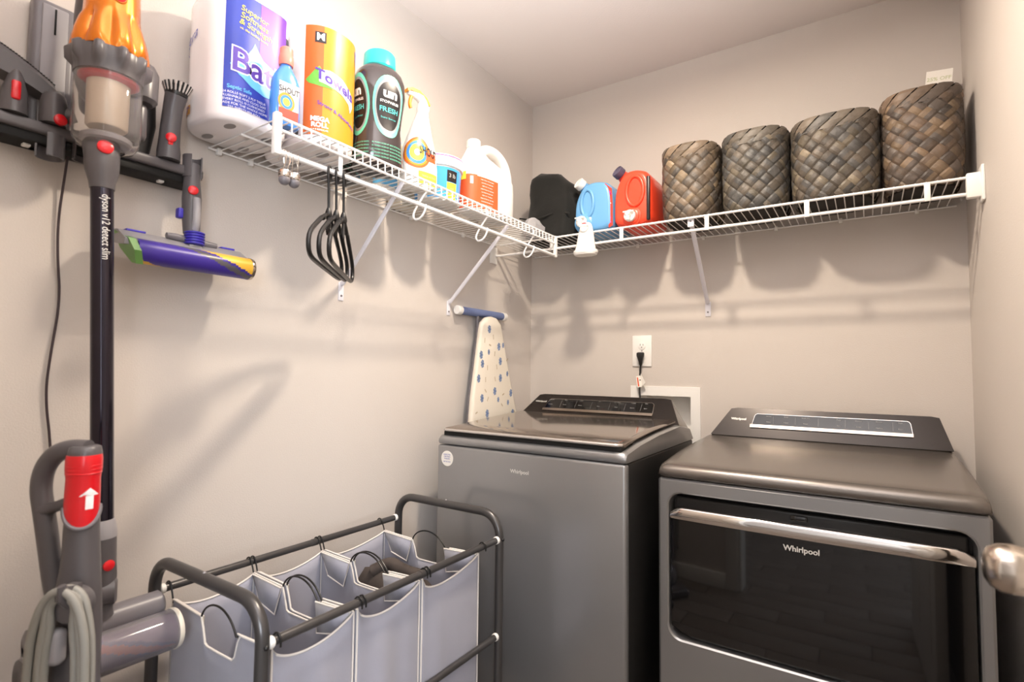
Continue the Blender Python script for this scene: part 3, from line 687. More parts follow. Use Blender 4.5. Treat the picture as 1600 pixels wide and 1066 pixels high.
MB().disc(-.006, .052, .020, .022, Fx(.0008), inner=.72).build('gold_ring', PGOLD, bb, smooth=False)
MB().disc(-.006, .052, .0144, .0158, Fx(.0008), inner=.6).build('blue_ring', SHOUTBLUE, bb, smooth=False)
MB().disc(-.006, .052, .0086, .0095, Fx(.0008)).build('yellow_dot', PYEL, bb, smooth=False)
MB().patch(-.0235, .0235, .012, .036, Fx(.001), 2, 1).build('red_print', LABELRED, bb, smooth=False)
MB().text('SHOUT', .020, lambda x, y: Fx(.0012)(x, .080 + y), bold=.02, sx=.72).build('lettering', INK, bb, smooth=False)

# --- two dark scent-bead bottles with teal caps
def bead_bottle(loc, rz, label, s_=1.0):
    r = thing('scent_booster_bottle', label, 'bottle', loc, rz, None)
    prof = [(0, .050, .058), (.006, .054, .063), (.05, .053, .061), (.10, .048, .057), (.14, .050, .060), (.19, .056, .066), (.225, .054, .064), (.245, .048, .057), (.258, .038, .044), (.264, .034, .036)]
    rs = [sring(0, 0, z * s_, a * s_, b * s_, 2.3, 40) for z, a, b in prof]
    MB().rings(rs).build('bottle_body', DBOT, r, angle=60)
    MB().lathe([(.038 * s_, .258 * s_), (.041 * s_, .262 * s_), (.039 * s_, .296 * s_), (.036 * s_, .300 * s_), (.02 * s_, .3015 * s_)], n=40).build('cap', TEAL, r)
    def surf(a, z, off):                           # angle-from-front mapping (front = +x side)
        for (z0, a0, b0), (z1, a1, b1) in zip(prof, prof[1:]):
            if z <= z1 or (z1, a1, b1) == prof[-1]: t_ = (z - z0) / (z1 - z0); ra = a0 + (a1 - a0) * t_; rb = b0 + (b1 - b0) * t_; break
        c, s2 = math.cos(a), math.sin(a)
        p = Vector((math.copysign(abs(c) ** (2 / 2.3), c) * (ra + off), math.copysign(abs(s2) ** (2 / 2.3), s2) * (rb + off), z)) * s_
        return p
    for ang in (math.radians(-76), math.radians(5)):
        S = lambda x, y, off: surf(ang + x / .062, .150 + y, off)
        MB().disc(0, 0, .040, .078, lambda a, b: S(a, b, .0006), 36, 2, inner=.86).build('mint_ring', MINT, r)
        MB().disc(0, 0, .0340, .067, lambda a, b: S(a, b, .0006), 36, 2, inner=.9).build('grey_ring', LGREY, r)
        MB().disc(0, 0, .0305, .060, lambda a, b: S(a, b, .0006), 36, 4).build('label', INK, r)
        t = MB(); t.text('un', .031, lambda x, y: S(x, .030 + y, .0014), bold=.045); t.text('STOPABLES', .0085, lambda x, y: S(x, .009 + y, .0014), bold=.02)
        t.build('white_lettering', PWHITE, r, smooth=False)
        t = MB(); t.text('FRESH', .0165, lambda x, y: S(x, -.010 + y, .0014), bold=.02); t.text('Scent Booster', .0065, lambda x, y: S(x, -.030 + y, .0014))
        t.build('teal_lettering', PTEAL, r, smooth=False)
        t = MB()
        for i in range(5): t.text('IN WASH SCENT BOOSTER BEADS', .0052, lambda x, y, i=i: S(x, -.098 - i * .0085 + y, .0014))
        t.build('mint_lettering', MINT, r, smooth=False)['kind'] = 'stuff'
    return r
bead_bottle((.235, -1.222, ST), math.radians(-18), 'tall dark bottle with teal cap and mint oval labels, second from the paper towels', 1.12)
bead_bottle((.085, -1.232, ST), math.radians(8), 'dark bottle with teal cap half hidden behind the paper towels', .98)

# --- white bottle with blue and red label (behind spray)
wbz = thing('cleaner_bottle', 'white bottle with blue and red label hidden behind the orange trigger spray', 'bottle', (.095, -1.075, ST))
MB().rings([sring(0, 0, z, rx, ry, 2.6, 28) for z, rx, ry in ((0, .034, .046), (.006, .038, .05), (.13, .038, .05), (.165, .035, .044), (.205, .022, .026), (.225, .014, .015), (.235, .014, .014))]).build('bottle_body', WHITE, wbz, angle=60)
MB().lathe([(.016, .232), (.016, .252), (.013, .255)], n=24).build('cap', WHITE, wbz)
fwb = wrapper(sring(0, 0, 0, .038, .05, 2.6, 40)); sb = fwb.find(.038, 0)
MB().patch(-.06, .05, .02, .14, lambda a, b: fwb(sb + a, b, .0006), 14, 1).build('blue_label', PLBLUE, wbz)
MB().patch(-.06, .05, .132, .142, lambda a, b: fwb(sb + a, b, .0011), 14, 1).build('red_stripe', LABELRED, wbz)
MB().text('clean', .038, lambda x, y: fwb(sb - .008 + x, .062 + y, .0012), bold=.03).build('lettering', PBLUE, wbz, smooth=False)

# --- white trigger spray with orange trigger and spiral logo
sp = thing('spray_bottle', 'white trigger spray bottle with orange trigger and colourful ring label', 'spray bottle', (.225, -1.045, ST), math.radians(-14))
sp.scale = (1.1, 1.1, 1.13)
bprof = [(0, .030, .052, 0), (.005, .033, .056, 0), (.06, .033, .056, 0), (.11, .031, .049, 0), (.15, .026, .036, .002), (.185, .020, .026, .005), (.205, .0165, .020, .007), (.215, .0155, .017, .008)]
MB().rings([sring(0, dyy, z, rx, ry, 2.5, 32) for z, rx, ry, dyy in bprof]).build('bottle_body', WHITE, sp, angle=60)
hd = MB(); rs = []
for yy, zc, hz, hxx in ((-.040, .262, .006, .007), (-.030, .263, .008, .008), (-.010, .262, .012, .0105), (.006, .254, .018, .0125), (.016, .245, .016, .0125), (.026, .233, .010, .010)):
    rs.append([Vector((hxx * math.cos(2 * PI * k / 14), yy, zc + hz * math.sin(2 * PI * k / 14))) for k in range(14)])
hd.rings(rs); hd.lathe([(.017, .212), (.0175, .216), (.0165, .232), (.013, .245)], (0, .008, 0), 24)
hd.build('spray_head', WHITE, sp, angle=50)
MB().prism([(-.046, .270), (-.030, .277), (-.006, .276), (.018, .262), (.030, .244), (.026, .242), (.012, .256), (-.012, .266), (-.034, .268), (-.044, .262)], lambda a, b, d: Vector((d, a, b)), -.0095, .0095).build('orange_shroud', ORANGEP, sp, angle=25)
MB().tube(smoothpts([(0, -.026, .260), (0, -.032, .246), (0, -.034, .232), (0, -.030, .222)], 1), [.0055, .006, .0055, .005, .0045, .004][:6] if len(smoothpts([(0,0,0)]*4, 1)) == 6 else .005, 10).build('trigger', ORANGEP, sp)
fs_ = wrapper(sring(0, 0, 0, .033, .056, 2.5, 48)); ss = fs_.find(.033, 0)
def SS(a, b, off):
    p = fs_(ss + a, b, off)
    for (z0, a0, b0, d0), (z1, a1, b1, d1) in zip(bprof, bprof[1:]):
        if b <= z1: t_ = (b - z0) / (z1 - z0); k1 = (a0 + (a1 - a0) * t_) / .033; k2 = (b0 + (b1 - b0) * t_) / .056; dd = d0 + (d1 - d0) * t_; break
    return Vector((p.x * k1, p.y * k2 + dd, b))
for n_i, mt, ra, rb, inn in (('orange_ring', PORANGE, .044, .044, .86), ('gold_ring', PGOLD, .0375, .038, .86), ('blue_ring', SHOUTBLUE, .032, .0325, .74), ('yellow_ring', PYEL, .0235, .024, .4)):
    MB().disc(-.026, .092, ra, rb, lambda a, b: SS(a, b, .0008), 36, 3, inner=inn).build(n_i, mt, sp)
MB().patch(.004, .040, .074, .098, lambda a, b: SS(a, b, .0010), 5, 2).build('coral_patch', LABELORANGE, sp)
MB().patch(-.02, .045, .008, .042, lambda a, b: SS(a, b, .0010), 8, 2).build('yellow_patch', PYEL, sp)
MB().text('SHOUT', .033, lambda x, y: SS(.014 + x, .098 + y - x * .1, .0018), bold=.02, sx=.62).build('lettering', INK, sp, smooth=False)
t = MB(); t.text('TRIPLE ACTING', .007, lambda x, y: SS(.014 + x, .030 + y, .0016), bold=.02); t.text('STAIN REMOVER', .006, lambda x, y: SS(.014 + x, .020 + y, .0016))
t.build('small_lettering', GREYTXT, sp, smooth=False)

# --- powder tub
tb = thing('powder_tub', 'round white lidded tub with bright blue label and pink rim line', 'tub', (.168, -.893, ST))
MB().lathe([(.070, 0), (.074, .004), (.080, .112), (.081, .118)], n=48).build('tub_body', WHITE, tb, angle=50)
MB().lathe([(.083, .112), (.0865, .114), (.0875, .138), (.085, .150), (.078, .153), (.0770, .151)], n=48).build('lid', WHITE, tb, angle=50)
def TB(a, b, off): r_ = .074 + .0065 * b / .112 + off; th = a / .078; return Vector((r_ * math.cos(th), r_ * math.sin(th), b))
MB().patch(-.20, .08, .006, .108, lambda a, b: TB(a, b, .0007), 30, 2).build('blue_label', mat('print_bright_blue', (66, 156, 226), .3), tb)
m = MB(); m.lathe([(.0882, .143), (.0882, .1455)], n=48, caps=(False, False)); m.build('pink_line', PMAG, tb)
MB().patch(-.145, -.100, .006, .104, lambda a, b: TB(a, b, .0012), 6, 2).build('white_panel', PWHITE, tb)
MB().patch(-.034, .006, .062, .100, lambda a, b: TB(a, b, .0012), 5, 2).build('black_panel', INK, tb)
MB().patch(-.034, .006, .006, .060, lambda a, b: TB(a, b, .0012), 5, 2).build('yellow_panel', PYEL, tb)
t = MB(); t.text('3 lb', .018, lambda x, y: TB(-.014 + x, .082 + y, .0018), bold=.03); t.text('white', .014, lambda x, y: TB(-.122 + x, .08 + y, .0018)); t.text('oxi', .012, lambda x, y: TB(-.014 + x, .04 + y, .0018))
t.build('lettering', GREYTXT, tb, smooth=False)

# --- small cream carton behind the tub
cb = thing('small_carton', 'small cream carton behind the round tub against the wall', 'box', (.042, -.925, ST))
MB().box(-.032, .032, -.045, .045, 0, .175, b=.002).build('carton_body', CREAM, cb); MB().box(-.033, .033, -.046, .046, .172, .185, b=.002).build('carton_lid', PAPER, cb)

# --- white jugs
def jug(loc, rz, label, s_, body, labelled, hole=True):
    r = thing('detergent_jug', label, 'jug', loc, rz)
    HX = .048
    rs = []
    for z, a, b, cy in ((0, HX * .9, .108, 0), (.006, HX, .118, 0), (.10, HX, .119, 0), (.135, HX, .115, .000), (.16, HX * .95, .104, -.008), (.178, HX * .8, .078, -.030), (.195, HX * .6, .05, -.05), (.215, .024, .026, -.063), (.226, .020, .020, -.066)):
        rs.append(sring(0, cy * s_, z * s_, a * s_, b * s_, 3.2, 32))
    MB().rings(rs).build('jug_body', body, r, angle=60)
    MB().tube([(q[0] * s_, q[1] * s_, q[2] * s_) for q in smoothpts([(0, -.045, .205), (0, -.012, .236), (0, .040, .240), (0, .088, .214), (0, .108, .165), (0, .108, .11), (0, .095, .06)], 2)], .0185 * s_, 14).build('handle', body, r, angle=70)
    MB().lathe([(.023 * s_, .222 * s_), (.024 * s_, .226 * s_), (.0235 * s_, .246 * s_), (.020 * s_, .250 * s_)], (0, -.066 * s_, 0), 28).build('cap', WHITE, r)
    if labelled:
        ring = sring(0, 0, 0, HX * s_, .119 * s_, 3.2, 60); fj = wrapper(ring); sj = fj.find(HX * s_, -.09 * s_)
        MB().patch(-.004, .098, .008, .122, lambda a, b: fj(sj + a, b, .0008), 12, 2).build('front_label', LABELORANGE, r)
        MB().patch(-.075, -.004, .008, .126, lambda a, b: fj(sj + a, b, .0008), 10, 2).build('side_label', LABELORANGE, r)
        MB().patch(-.030, -.020, .092, .118, lambda a, b: fj(sj + a, b, .0014), 2, 1).build('white_panel', PWHITE, r)
        t = MB()
        for i in range(9): t.text(('DIRECTIONS FOR USE AND', 'CAUTION EYE IRRITANT', 'KEEP OUT OF REACH')[i % 3], .0052, lambda x, y, i=i: fj(sj + .042 + x, .112 - i * .011 + y, .0014))
        t.build('small_lettering', PWHITE, r, smooth=False)['kind'] = 'stuff'
        MB().patch(-.07, -.045, .10, .128, lambda a, b: fj(sj + a, b + .008, .0014), 4, 1).build('yellow_patch', PYEL, r)
    return r
jug((.220, -.682, ST), math.radians(-6), 'white jug with ring handle and orange label, left of the black cloth bag', 1.07, WHITE, True)
jug((.108, -.490, ST), math.radians(20), 'cream jug partly hidden behind the orange labelled jug, no label showing', .84, CREAM, False)

# --- clear plastic bag near the corner
cbg = thing('clear_plastic_bag', 'crumpled clear plastic bag at the corner end of the left shelf', 'plastic bag', (.255, -.405, ST))
rs = []
for i, (z, rx, ry) in enumerate(((0, .035, .05), (.006, .04, .06), (.03, .036, .052), (.05, .022, .035), (.062, .008, .012))):
    rs.append([q + Vector((noise.noise(q * 40) * .012, noise.noise(q * 37 + Vector((4, 2, 1))) * .012, 0)) for q in sring(0, 0, z, rx, ry, 2, 26)])
MB().rings(rs).build('bag_film', FILM, cbg, angle=20)

# --- three black hangers on the rod
def hanger(loc, rz, label, group=None):
    h = thing('clothes_hanger', label, 'hanger', loc, rz)
    rod = .0072
    MB().tube(smoothpts([(0, 0, -.105), (0, 0, -.085), (.004, 0, -.045), (.014, 0, -.015), (.013, 0, .004), (.003, 0, .0105), (-.009, 0, .007), (-.0135, 0, -.006), (-.013, 0, -.022)], 2), .0032, 9).build('hook', BLACKP, h)
    pts = [(-.012, 0, -.112), (-.045, 0, -.122), (-.055, 0, -.133), (-.062, 0, -.128), (-.10, 0, -.148), (-.165, 0, -.182), (-.186, 0, -.204), (-.184, 0, -.228), (-.165, 0, -.240), (-.12, 0, -.243), (0, 0, -.243), (.12, 0, -.243), (.165, 0, -.240), (.184, 0, -.228), (.186, 0, -.204), (.165, 0, -.182), (.10, 0, -.148), (.062, 0, -.128), (.055, 0, -.133), (.045, 0, -.122), (.012, 0, -.112), (0, 0, -.108)]
    MB().tube(smoothpts([(a * .92, b, c) for a, b, c in pts], 1, True), .0052, 8, closed=True).build('hanger_frame', BLACKP, h)
    MB().lathe([(.008, -.118), (.0095, -.112), (.007, -.100), (.004, -.092)], n=14).build('neck', BLACKP, h)
    MB().prism([(-.05, -.243), (-.012, -.118), (.012, -.118), (.05, -.243), (.043, -.243), (.006, -.13), (-.006, -.13), (-.043, -.243)][::-1] if False else [(-.010, -.118), (.010, -.118), (.016, -.150), (.008, -.160), (0, -.152), (-.008, -.160), (-.016, -.150)], lambda a, b, d: Vector((a, d, b)), -.002, .002).build('strap_notch', BLACKP, h, angle=20)
    return h
hz_ = SZ - .078 + .0005
for (yy, a, lb) in ((-1.433, -50, 'black plastic hanger on the shelf rod, leftmost of the three'), (-1.411, -49, 'black plastic hanger on the shelf rod, middle one of the three'), (-1.389, -48, 'black plastic hanger on the shelf rod, rightmost of the three')):
    hanger((LX, yy, hz_), math.radians(a), lb)

# --- silver ball hooks at the shelf end
def ballhook(loc, rz, label):
    b = thing('ball_hook', label, 'hook', loc, rz)
    m = MB()
    for d in (-.006, .006): m.tube(smoothpts([(0, d, -.040), (.006, d, -.022), (.009, d, -.004), (.004, d, .0085), (-.005, d, .0075), (-.009, d, -.004), (-.010, d * 1.5, -.016)], 2), .0009, 7)
    m.build('double_wire', CHROME, b)
    MB().lathe([(.003, -.036), (.0125, -.038), (.0145, -.044), (.0135, -.052), (.012, -.054)], n=24).build('chrome_collar', CHROME, b)
    MB().sphere((0, 0, -.058), .0125, 20).build('dark_ball', MGREY, b)
    return b
ballhook((LX, -1.552, SZ - .078), .3, 'silver ball hook on the shelf rod, left one of the pair by the end cap')
ballhook((LX, -1.528, SZ - .078), -.35, 'silver ball hook on the shelf rod, right one of the pair by the end cap')

# ================================================================== goods on the back shelf
SB = SZ + .0036
# --- black cloth bag
bg = thing('cloth_bag', 'slumped black cloth bag in the corner of the back shelf', 'bag', (.235, -.165, SB))
rs = []
for i in range(17):
    t_ = i / 16; z = .300 * t_
    rx = .130 - .024 * t_; ry = .110 - .02 * t_; cx = .004 * t_ + .004 * math.sin(t_ * 7)
    if i == 0: rx *= .93; ry *= .93
    if t_ > .93: rx -= (t_ - .93) * .2; ry -= (t_ - .93) * .4
    ring = sring(cx, 0, z, rx, ry, 3.6, 48)
    zt = []
    for q in ring:
        n1 = noise.noise(Vector((q.x * 14, q.y * 14, z * 9))) * .016 + noise.noise(Vector((q.x * 40, q.y * 40, z * 34))) * .004
        d = Vector((q.x, q.y, 0)).normalized(); qq = q + d * n1
        qq.z += (t_ ** 2) * (.012 * math.sin((q.x + .1) * 24) + .008 * noise.noise(q * 30)) - (t_ ** 3) * max(0, q.x - .045) * .75
        if i == 0: qq.z = 0
        zt.append(qq)
    rs.append(zt)
MB().rings(rs).build('bag_cloth', BLACKCLOTH, bg, angle=80)
MB().tube([(a, -.108 + .012 * math.sin(a * 20), .105 + .01 * math.sin(a * 30)) for a in [(-.128 + .02 * k) for k in range(13)]], .0035, 8, flat=.6).build('seam_fold', BLACKCLOTH, bg)

# --- two press-tap jugs
def tapjug(loc, label, body, capm, wdt, hgt, ring_c, kids):
    r = thing('tap_jug', label, 'jug', loc)
    w2_ = wdt / 2
    out = smoothpts([(-w2_, 0, 0), (-w2_ * 1.02, 0, hgt * .35), (-w2_ * .98, 0, hgt * .62), (-w2_ * .72, 0, hgt * .86), (-w2_ * .35, 0, hgt * .985), (w2_ * .25, 0, hgt), (w2_ * .8, 0, hgt * .93), (w2_ * .99, 0, hgt * .72), (w2_ * 1.02, 0, hgt * .3), (w2_, 0, 0)], 2, True)
    c = Vector((0, 0, hgt * .5)); rs = []
    for yy, s_ in ((-.112, .80), (-.110, .88), (-.100, .955), (-.08, 1), (.08, 1), (.10, .95), (.108, .8)):
        rs.append([Vector((c.x + (q.x - c.x) * s_, yy, max(0, c.z + (q.z - c.z) * s_))) for q in out])
    # keep the underside flat on the wires
    MB().rings(rs).build('jug_body', body, r, angle=60)
    # neck and cap, pointing up and to the front-left
    ax = Vector((-.45, -.72, .50)).normalized(); q0 = Vector((-w2_ * .64, -.050, hgt * .94))
    MB().lathe([(.034, -.02), (.027, .004), (.0215, .018), (.0215, .034)], q0, 24, axis=ax).build('neck', body, r, angle=60)
    MB().lathe([(.0240, .026), (.0250, .028), (.0245, .050), (.0225, .052), (.0215, .0495), (.001, .0495)], q0, 28, axis=ax).build('cap', capm, r)
    # moulded grip with its hand hollow
    cx, cz, ra, rb = ring_c
    hp = [(cx + ra * math.cos(t_), -.1125, cz + rb * math.sin(t_)) for t_ in [2 * PI * k / 28 for k in range(28)]]
    MB().tube(hp, .0075, 10, closed=True).build('grip', body, r)
    m = MB(); m.disc(cx, cz, ra * .92, rb * .92, lambda a, b: Vector((a, -.1125 + .006 * (1 - ((a - cx) / ra) ** 2 - ((b - cz) / rb) ** 2) * 0 , b)), 28, 4, e=2.4)
    m.build('grip_hollow', body, r)
    # tap boss and tap
    bx, bz = kids
    MB().lathe([(.040, -.006), (.039, .002), (.032, .006), (.031, .009), (.024, .012)], (bx, -.112, bz), 32, axis=(0, -1, 0)).build('tap_boss', body, r)
    tm = MB(); tm.lathe([(.0215, .010), (.0225, .012), (.0225, .024), (.019, .027)], (bx, -.112, bz), 28, axis=(0, -1, 0))
    tm.build('tap_collar', WHITE, r)
    tm = MB(); tm.lathe([(.009, .024), (.009, .046), (.007, .049)], (bx, -.112, bz + .002), 18, axis=(0, -1, 0)); tm.lathe([(.0075, -.022), (.0085, -.020), (.0085, .004)], (bx, -.152, bz), 16)
    tb_ = tm.build('tap', WHITE, r)
    MB().box(bx - .022, bx + .022, -.150, -.143, bz + .010, bz + .016, b=.002).build('tap_wings', WHITE, r)
    return r
bj = tapjug((.462, -.172, SB), 'pale blue fabric softener jug with white cap and push tap, beside the black bag', JUGBLUE, WHITE, .168, .215, (-.022, .124, .027, .056), (-.040, .046))
MB().prism([(.052, .196), (.082, .170), (.086, .10), (.086, .02), (.070, .012), (.062, .06), (.056, .12)], lambda a, b, d: Vector((a, d, b)), -.1075, -.106).build('floral_label', LABELRED, bj, angle=20)
t = MB(); t.text('Downy', .022, lambda x, y: Vector((.069 - y * .9, -.1082, .085 + x)), bold=.02)
t.build('lettering', PWHITE, bj, smooth=False)
m = MB(); rnd = random.Random(4)
for k in range(16): m.disc(.066 + rnd.uniform(-.008, .014), rnd.uniform(.02, .18), .004, .004, lambda a, b: Vector((a, -.1080, b)), 7, 1)
m.build('floral_dots', PMAG, bj, smooth=False)['kind'] = 'stuff'
rj = tapjug((.628, -.172, SB), 'orange red detergent jug with dark grey cap and white push tap, left of the baskets', JUGRED, mat('slate_cap', (84, 78, 100), .4), .150, .232, (.014, .140, .034, .058), (.000, .040))
MB().box(.060, .072, -.116, -.10, .02, .19, b=.003).build('edge_label', INK, rj)
# --- measuring cup holder clipped over the rods
ch = thing('cup_holder', 'white drip cup holder hooked on the shelf front below the blue jug tap', 'cup holder', (.452, -.325, 1.619))
rs = []
for z, rx, ry, cy in ((0, .044, .030, 0), (.004, .047, .033, 0), (.016, .047, .033, 0), (.019, .042, .029, 0), (.045, .038, .024, .001), (.085, .032, .018, .003), (.110, .027, .014, .005), (.125, .022, .011, .006), (.133, .014, .008, .006)):
    rs.append(sring(0, cy, z, rx, ry, 2.6, 32))
MB().rings(rs).build('holder_body', WHITE, ch, angle=50)
MB().lathe([(.050, .006), (.052, .010), (.052, .016), (.049, .019)], n=36, sy=.7).build('drip_rim', WHITE, ch)
MB().lathe([(.017, 0), (.018, .003), (.0165, .012), (.012, .014)], (0, -.006, .108), 24, axis=(0, -1, 0)).build('tap_seat', WHITE, ch)
MB().box(-.020, .020, -.022, -.014, .112, .118, b=.002).build('tap_lever', WHITE, ch)
MB().box(-.008, .008, -.019, -.008, .122, .128, b=.002).build('red_mark', REDP, ch)
MB().tube([(-.03, .014, .05), (-.03, .030, .110), (-.03, .034, .118)], .003, 8).build('clip', WHITE, ch)

# --- plaited baskets
def basket(loc, label, w_, d_, h_, seed, ncell, flare=1.04, tone=(1, 1, 1), lean=0.0):
    rd = random.Random(seed); r = thing('woven_basket', label, 'basket', loc, 0, None)
    N = 96; e_ = 3.0
    def shape(t_): return (1 - .10 * (1 - min(1, t_ / .16)) ** 2) * (1 + (flare - 1) * math.sin(min(1, t_) * PI * .9))
    base = sring(0, 0, 0, w_ / 2, d_ / 2, e_, N); fb = wrapper(base); tot = fb.total
    def S(s_, z, off):
        t_ = z / h_; p = fb(s_, 0, off); k = shape(max(0, t_)); return Vector((p.x * k + lean * z, p.y * k, z))
    # dark inner lining gives the vessel its body
    rs = [[S(tot * k / 64, z, -.0045) * 1.0 for k in range(64)] for z in [h_ * i / 8 for i in range(9)]]
    inn = [[S(tot * k / 64, z, -.010) for k in range(64)] for z in (h_ * .98, h_ * .5, .012)]
    MB().rings(rs + inn).build('lining', BASKIN, r, angle=60)
    cell = tot / ncell                              # strip spacing along the circumference
    half = cell / 2
    zmax = h_ - .020; nrow = int(zmax / half)
    for fam in (1, -1):
        for k in range(ncell):
            m = MB(); shade = rd.choice([.75, .9, 1.0, 1.1, 1.25]); hue = rd.random()
            sub = 6; npt = nrow * sub
            W_ = cell * .189
            sA = k * cell
            prev = None
            for i in range(npt + 1):
                z = .004 + (zmax - .004) * i / npt
                u = i / sub                         # half-cells climbed
                s_ = sA + fam * u * half
                ph = math.tanh(3.2 * math.cos(PI * (u + (0 if fam == 1 else 1))))
                off = .0012 + .0026 * ph
                row_ = [S(s_ + W_ * q, min(zmax + .004, max(.002, z - fam * W_ * q)), off + bump_) for q, bump_ in ((1.29, -.0014), (1.0, .0006), (0, .0014), (-1.0, .0006), (-1.29, -.0014))]
                if prev:
                    if i % sub == 1 or prev_c is None:
                        hue2 = rd.random(); tn = shade * rd.uniform(.7, 1.35)
                        base_c = (.112, .092, .072) if hue2 < .45 else ((.088, .082, .076) if hue2 < .82 else (.17, .14, .10))
                        prev_c = tuple(min(.5, .8 * c_ * tn * tt) for c_, tt in zip(base_c, tone))
                    o_ = len(m.v); m.v += prev + row_
                    for q in range(4): m.f.append([o_ + q, o_ + q + 1, o_ + 5 + q + 1, o_ + 5 + q]); m.mi.append(0); m.col.append(prev_c)
                else: prev_c = None
                prev = row_
            m.build('woven_strip', BASK, r, angle=70)
    # strips folded over the rim
    nr_ = ncell
    for k in range(nr_):
        m = MB(); sA = (k + .5) * cell; W_ = cell * .44
        tn = rd.uniform(.7, 1.2); base_c = rd.choice([(.135, .112, .088), (.105, .096, .086), (.16, .13, .10)]); cc = tuple(c_ * tn * tt for c_, tt in zip(base_c, tone))
        prev = None
        for i, (dz_, off, sh) in enumerate(((-.050, .0046, -1.15), (-.028, .0072, -.55), (-.010, .0078, -.15), (0, .0035, .05), (.0015, -.004, .15), (-.006, -.011, .25), (-.03, -.012, .5))):
            c_s = sA + sh * cell
            row_ = [S(c_s + W_ * q, h_ + dz_ - .001, off + b_) for q, b_ in ((-1, -.0012), (-.5, .0006), (.5, .0006), (1, -.0012))]
            if prev:
                o_ = len(m.v); m.v += prev + row_
                for q in range(3): m.f.append([o_ + q, o_ + q + 1, o_ + 4 + q + 1, o_ + 4 + q]); m.mi.append(0); m.col.append(cc)
            prev = row_
        m.build('rim_strip', BASK, r, angle=60)
    return r
basket((.836, -.170, SB), 'woven strip basket, narrowest and lightest of the four, next to the red jug', .196, .235, .284, 1, 15, 1.05, (1.25, 1.15, 1.05))
basket((1.061, -.170, SB), 'woven strip basket, second from the red jug, darker with a nicked rim', .206, .235, .284, 2, 16, 1.04, (.85, .88, .9))
basket((1.302, -.170, SB), 'woven strip basket, third from the red jug, wide with greyish strips', .240, .235, .278, 3, 17, 1.04, (.95, .95, .95))
basket((1.533, -.160, SB), 'woven strip basket with reddish strips, at the right wall end of the shelf', .190, .215, .305, 5, 15, 1.07, (1.15, .98, .88))
# papers and rolls inside
pa = thing('paper_stack', 'sheets of white paper sticking up from the basket beside the red jug', 'paper', (.836, -.150, SB + .012))
for k, (a, rz_) in enumerate(((-.03, .02), (.0, -.05), (.02, .04))):
    MB().box(-.068 + a * .4, .060 + a * .4, .02 * k - .02, .02 * k - .018, 0, .282 + .004 * k, M=Matrix.Rotation(rz_, 4, 'Z')).build('sheet', PAPER if k else CREAM, pa)
wr = thing('wipe_roll', 'small white roll standing in the basket beside the red jug', 'roll', (.900, -.168, SB + .012))
MB().lathe([(.012, 0), (.013, .004), (.013, .292), (.011, .296), (.006, .296), (.006, .278)], n=24).build('roll_sheet', PWHITE, wr); MB().lathe([(.0065, .004), (.0065, .275)], n=16).build('roll_core', CREAM, wr)
tg = thing('card_tag', 'white card with pale print sticking up behind the rightmost basket rim', 'card', (1.575, -.105, SB + .232))
mm = Matrix.Rotation(-.10, 4, 'X') @ Matrix.Rotation(.1, 4, 'Y')
MB().box(-.034, .034, -.0006, .0006, 0, .195, M=mm).build('card_sheet', PAPER, tg)
MB().text('25% OFF', .017, lambda x, y: mm @ Vector((x, -.0012, .165 + y)), bold=.02).build('card_print', mat('print_pale_green', (206, 210, 176), .6), tg, smooth=False)

# ================================================================== ironing board
ib = thing('ironing_board', 'ironing board with small blue flower print cover, standing against the left wall behind the washer', 'ironing board', (.05, -.40, 0))
outl = [(-.505, 1.312), (-.494, 1.352), (-.462, 1.376), (-.43, 1.382), (-.395, 1.378), (-.364, 1.354), (-.352, 1.315), (-.311, 1.189), (-.262, 1.049), (-.228, .962), (-.205, .80), (-.198, .10), (-.585, .10), (-.578, .80), (-.561, .949), (-.551, 1.048), (-.528, 1.175)]
IBF = lambda a, b, d: Vector((d, a, b))
c_ = Vector((-.40, .8))
def inset(pts, k): 
    return [(a + (c_.x - a) * k * 1.0, b + (c_.y - b) * k * .35) for a, b in pts]
MB().rings([[IBF(a, b, .050) for a, b in inset(outl, .035)], [IBF(a, b, .054) for a, b in outl], [IBF(a, b, .066) for a, b in outl], [IBF(a, b, .072) for a, b in inset(outl, .02)], [IBF(a, b, .074) for a, b in inset(outl, .07)]]).build('padded_cover', BOARDC, ib, local=False, angle=60)
MB().rings([[IBF(a, b, .043) for a, b in inset(outl, .02)], [IBF(a, b, .051) for a, b in inset(outl, .02)]]).build('metal_deck', MGREY, ib, local=False, angle=30)
fl_ = [(-0.451, 1.327), (-0.381, 1.257), (-0.35, 1.264), (-0.505, 1.219), (-0.453, 1.232), (-0.496, 1.183), (-0.369, 1.195), (-0.52, 1.123), (-0.367, 1.124), (-0.315, 1.142), (-0.407, 1.069), (-0.286, 1.058), (-0.496, 1.043), (-0.381, 1.033), (-0.307, 1.018), (-0.459, 0.979), (-.27, .97), (-.40, .90), (-.50, .86), (-.30, .85)]
rnd = random.Random(11)
for i, (a, b) in enumerate(fl_):
    m = MB(); s_ = .0125 if i not in (2, 4, 9, 13, 14) else .0085
    for k in range(7): th = 2 * PI * k / 7; m.disc(a + s_ * .62 * math.cos(th), b + s_ * 1.0 * math.sin(th), s_ * .36, s_ * .42, lambda p, q: Vector((.0746, p, q)), 8, 1)
    m.disc(a, b, s_ * .40, s_ * .55, lambda p, q: Vector((.0750, p, q)), 10, 1, mi=1)
    m.build('printed_flower', [FLOWER, FLOWER2], ib, local=False, smooth=False)['kind'] = 'stuff'
m = MB()
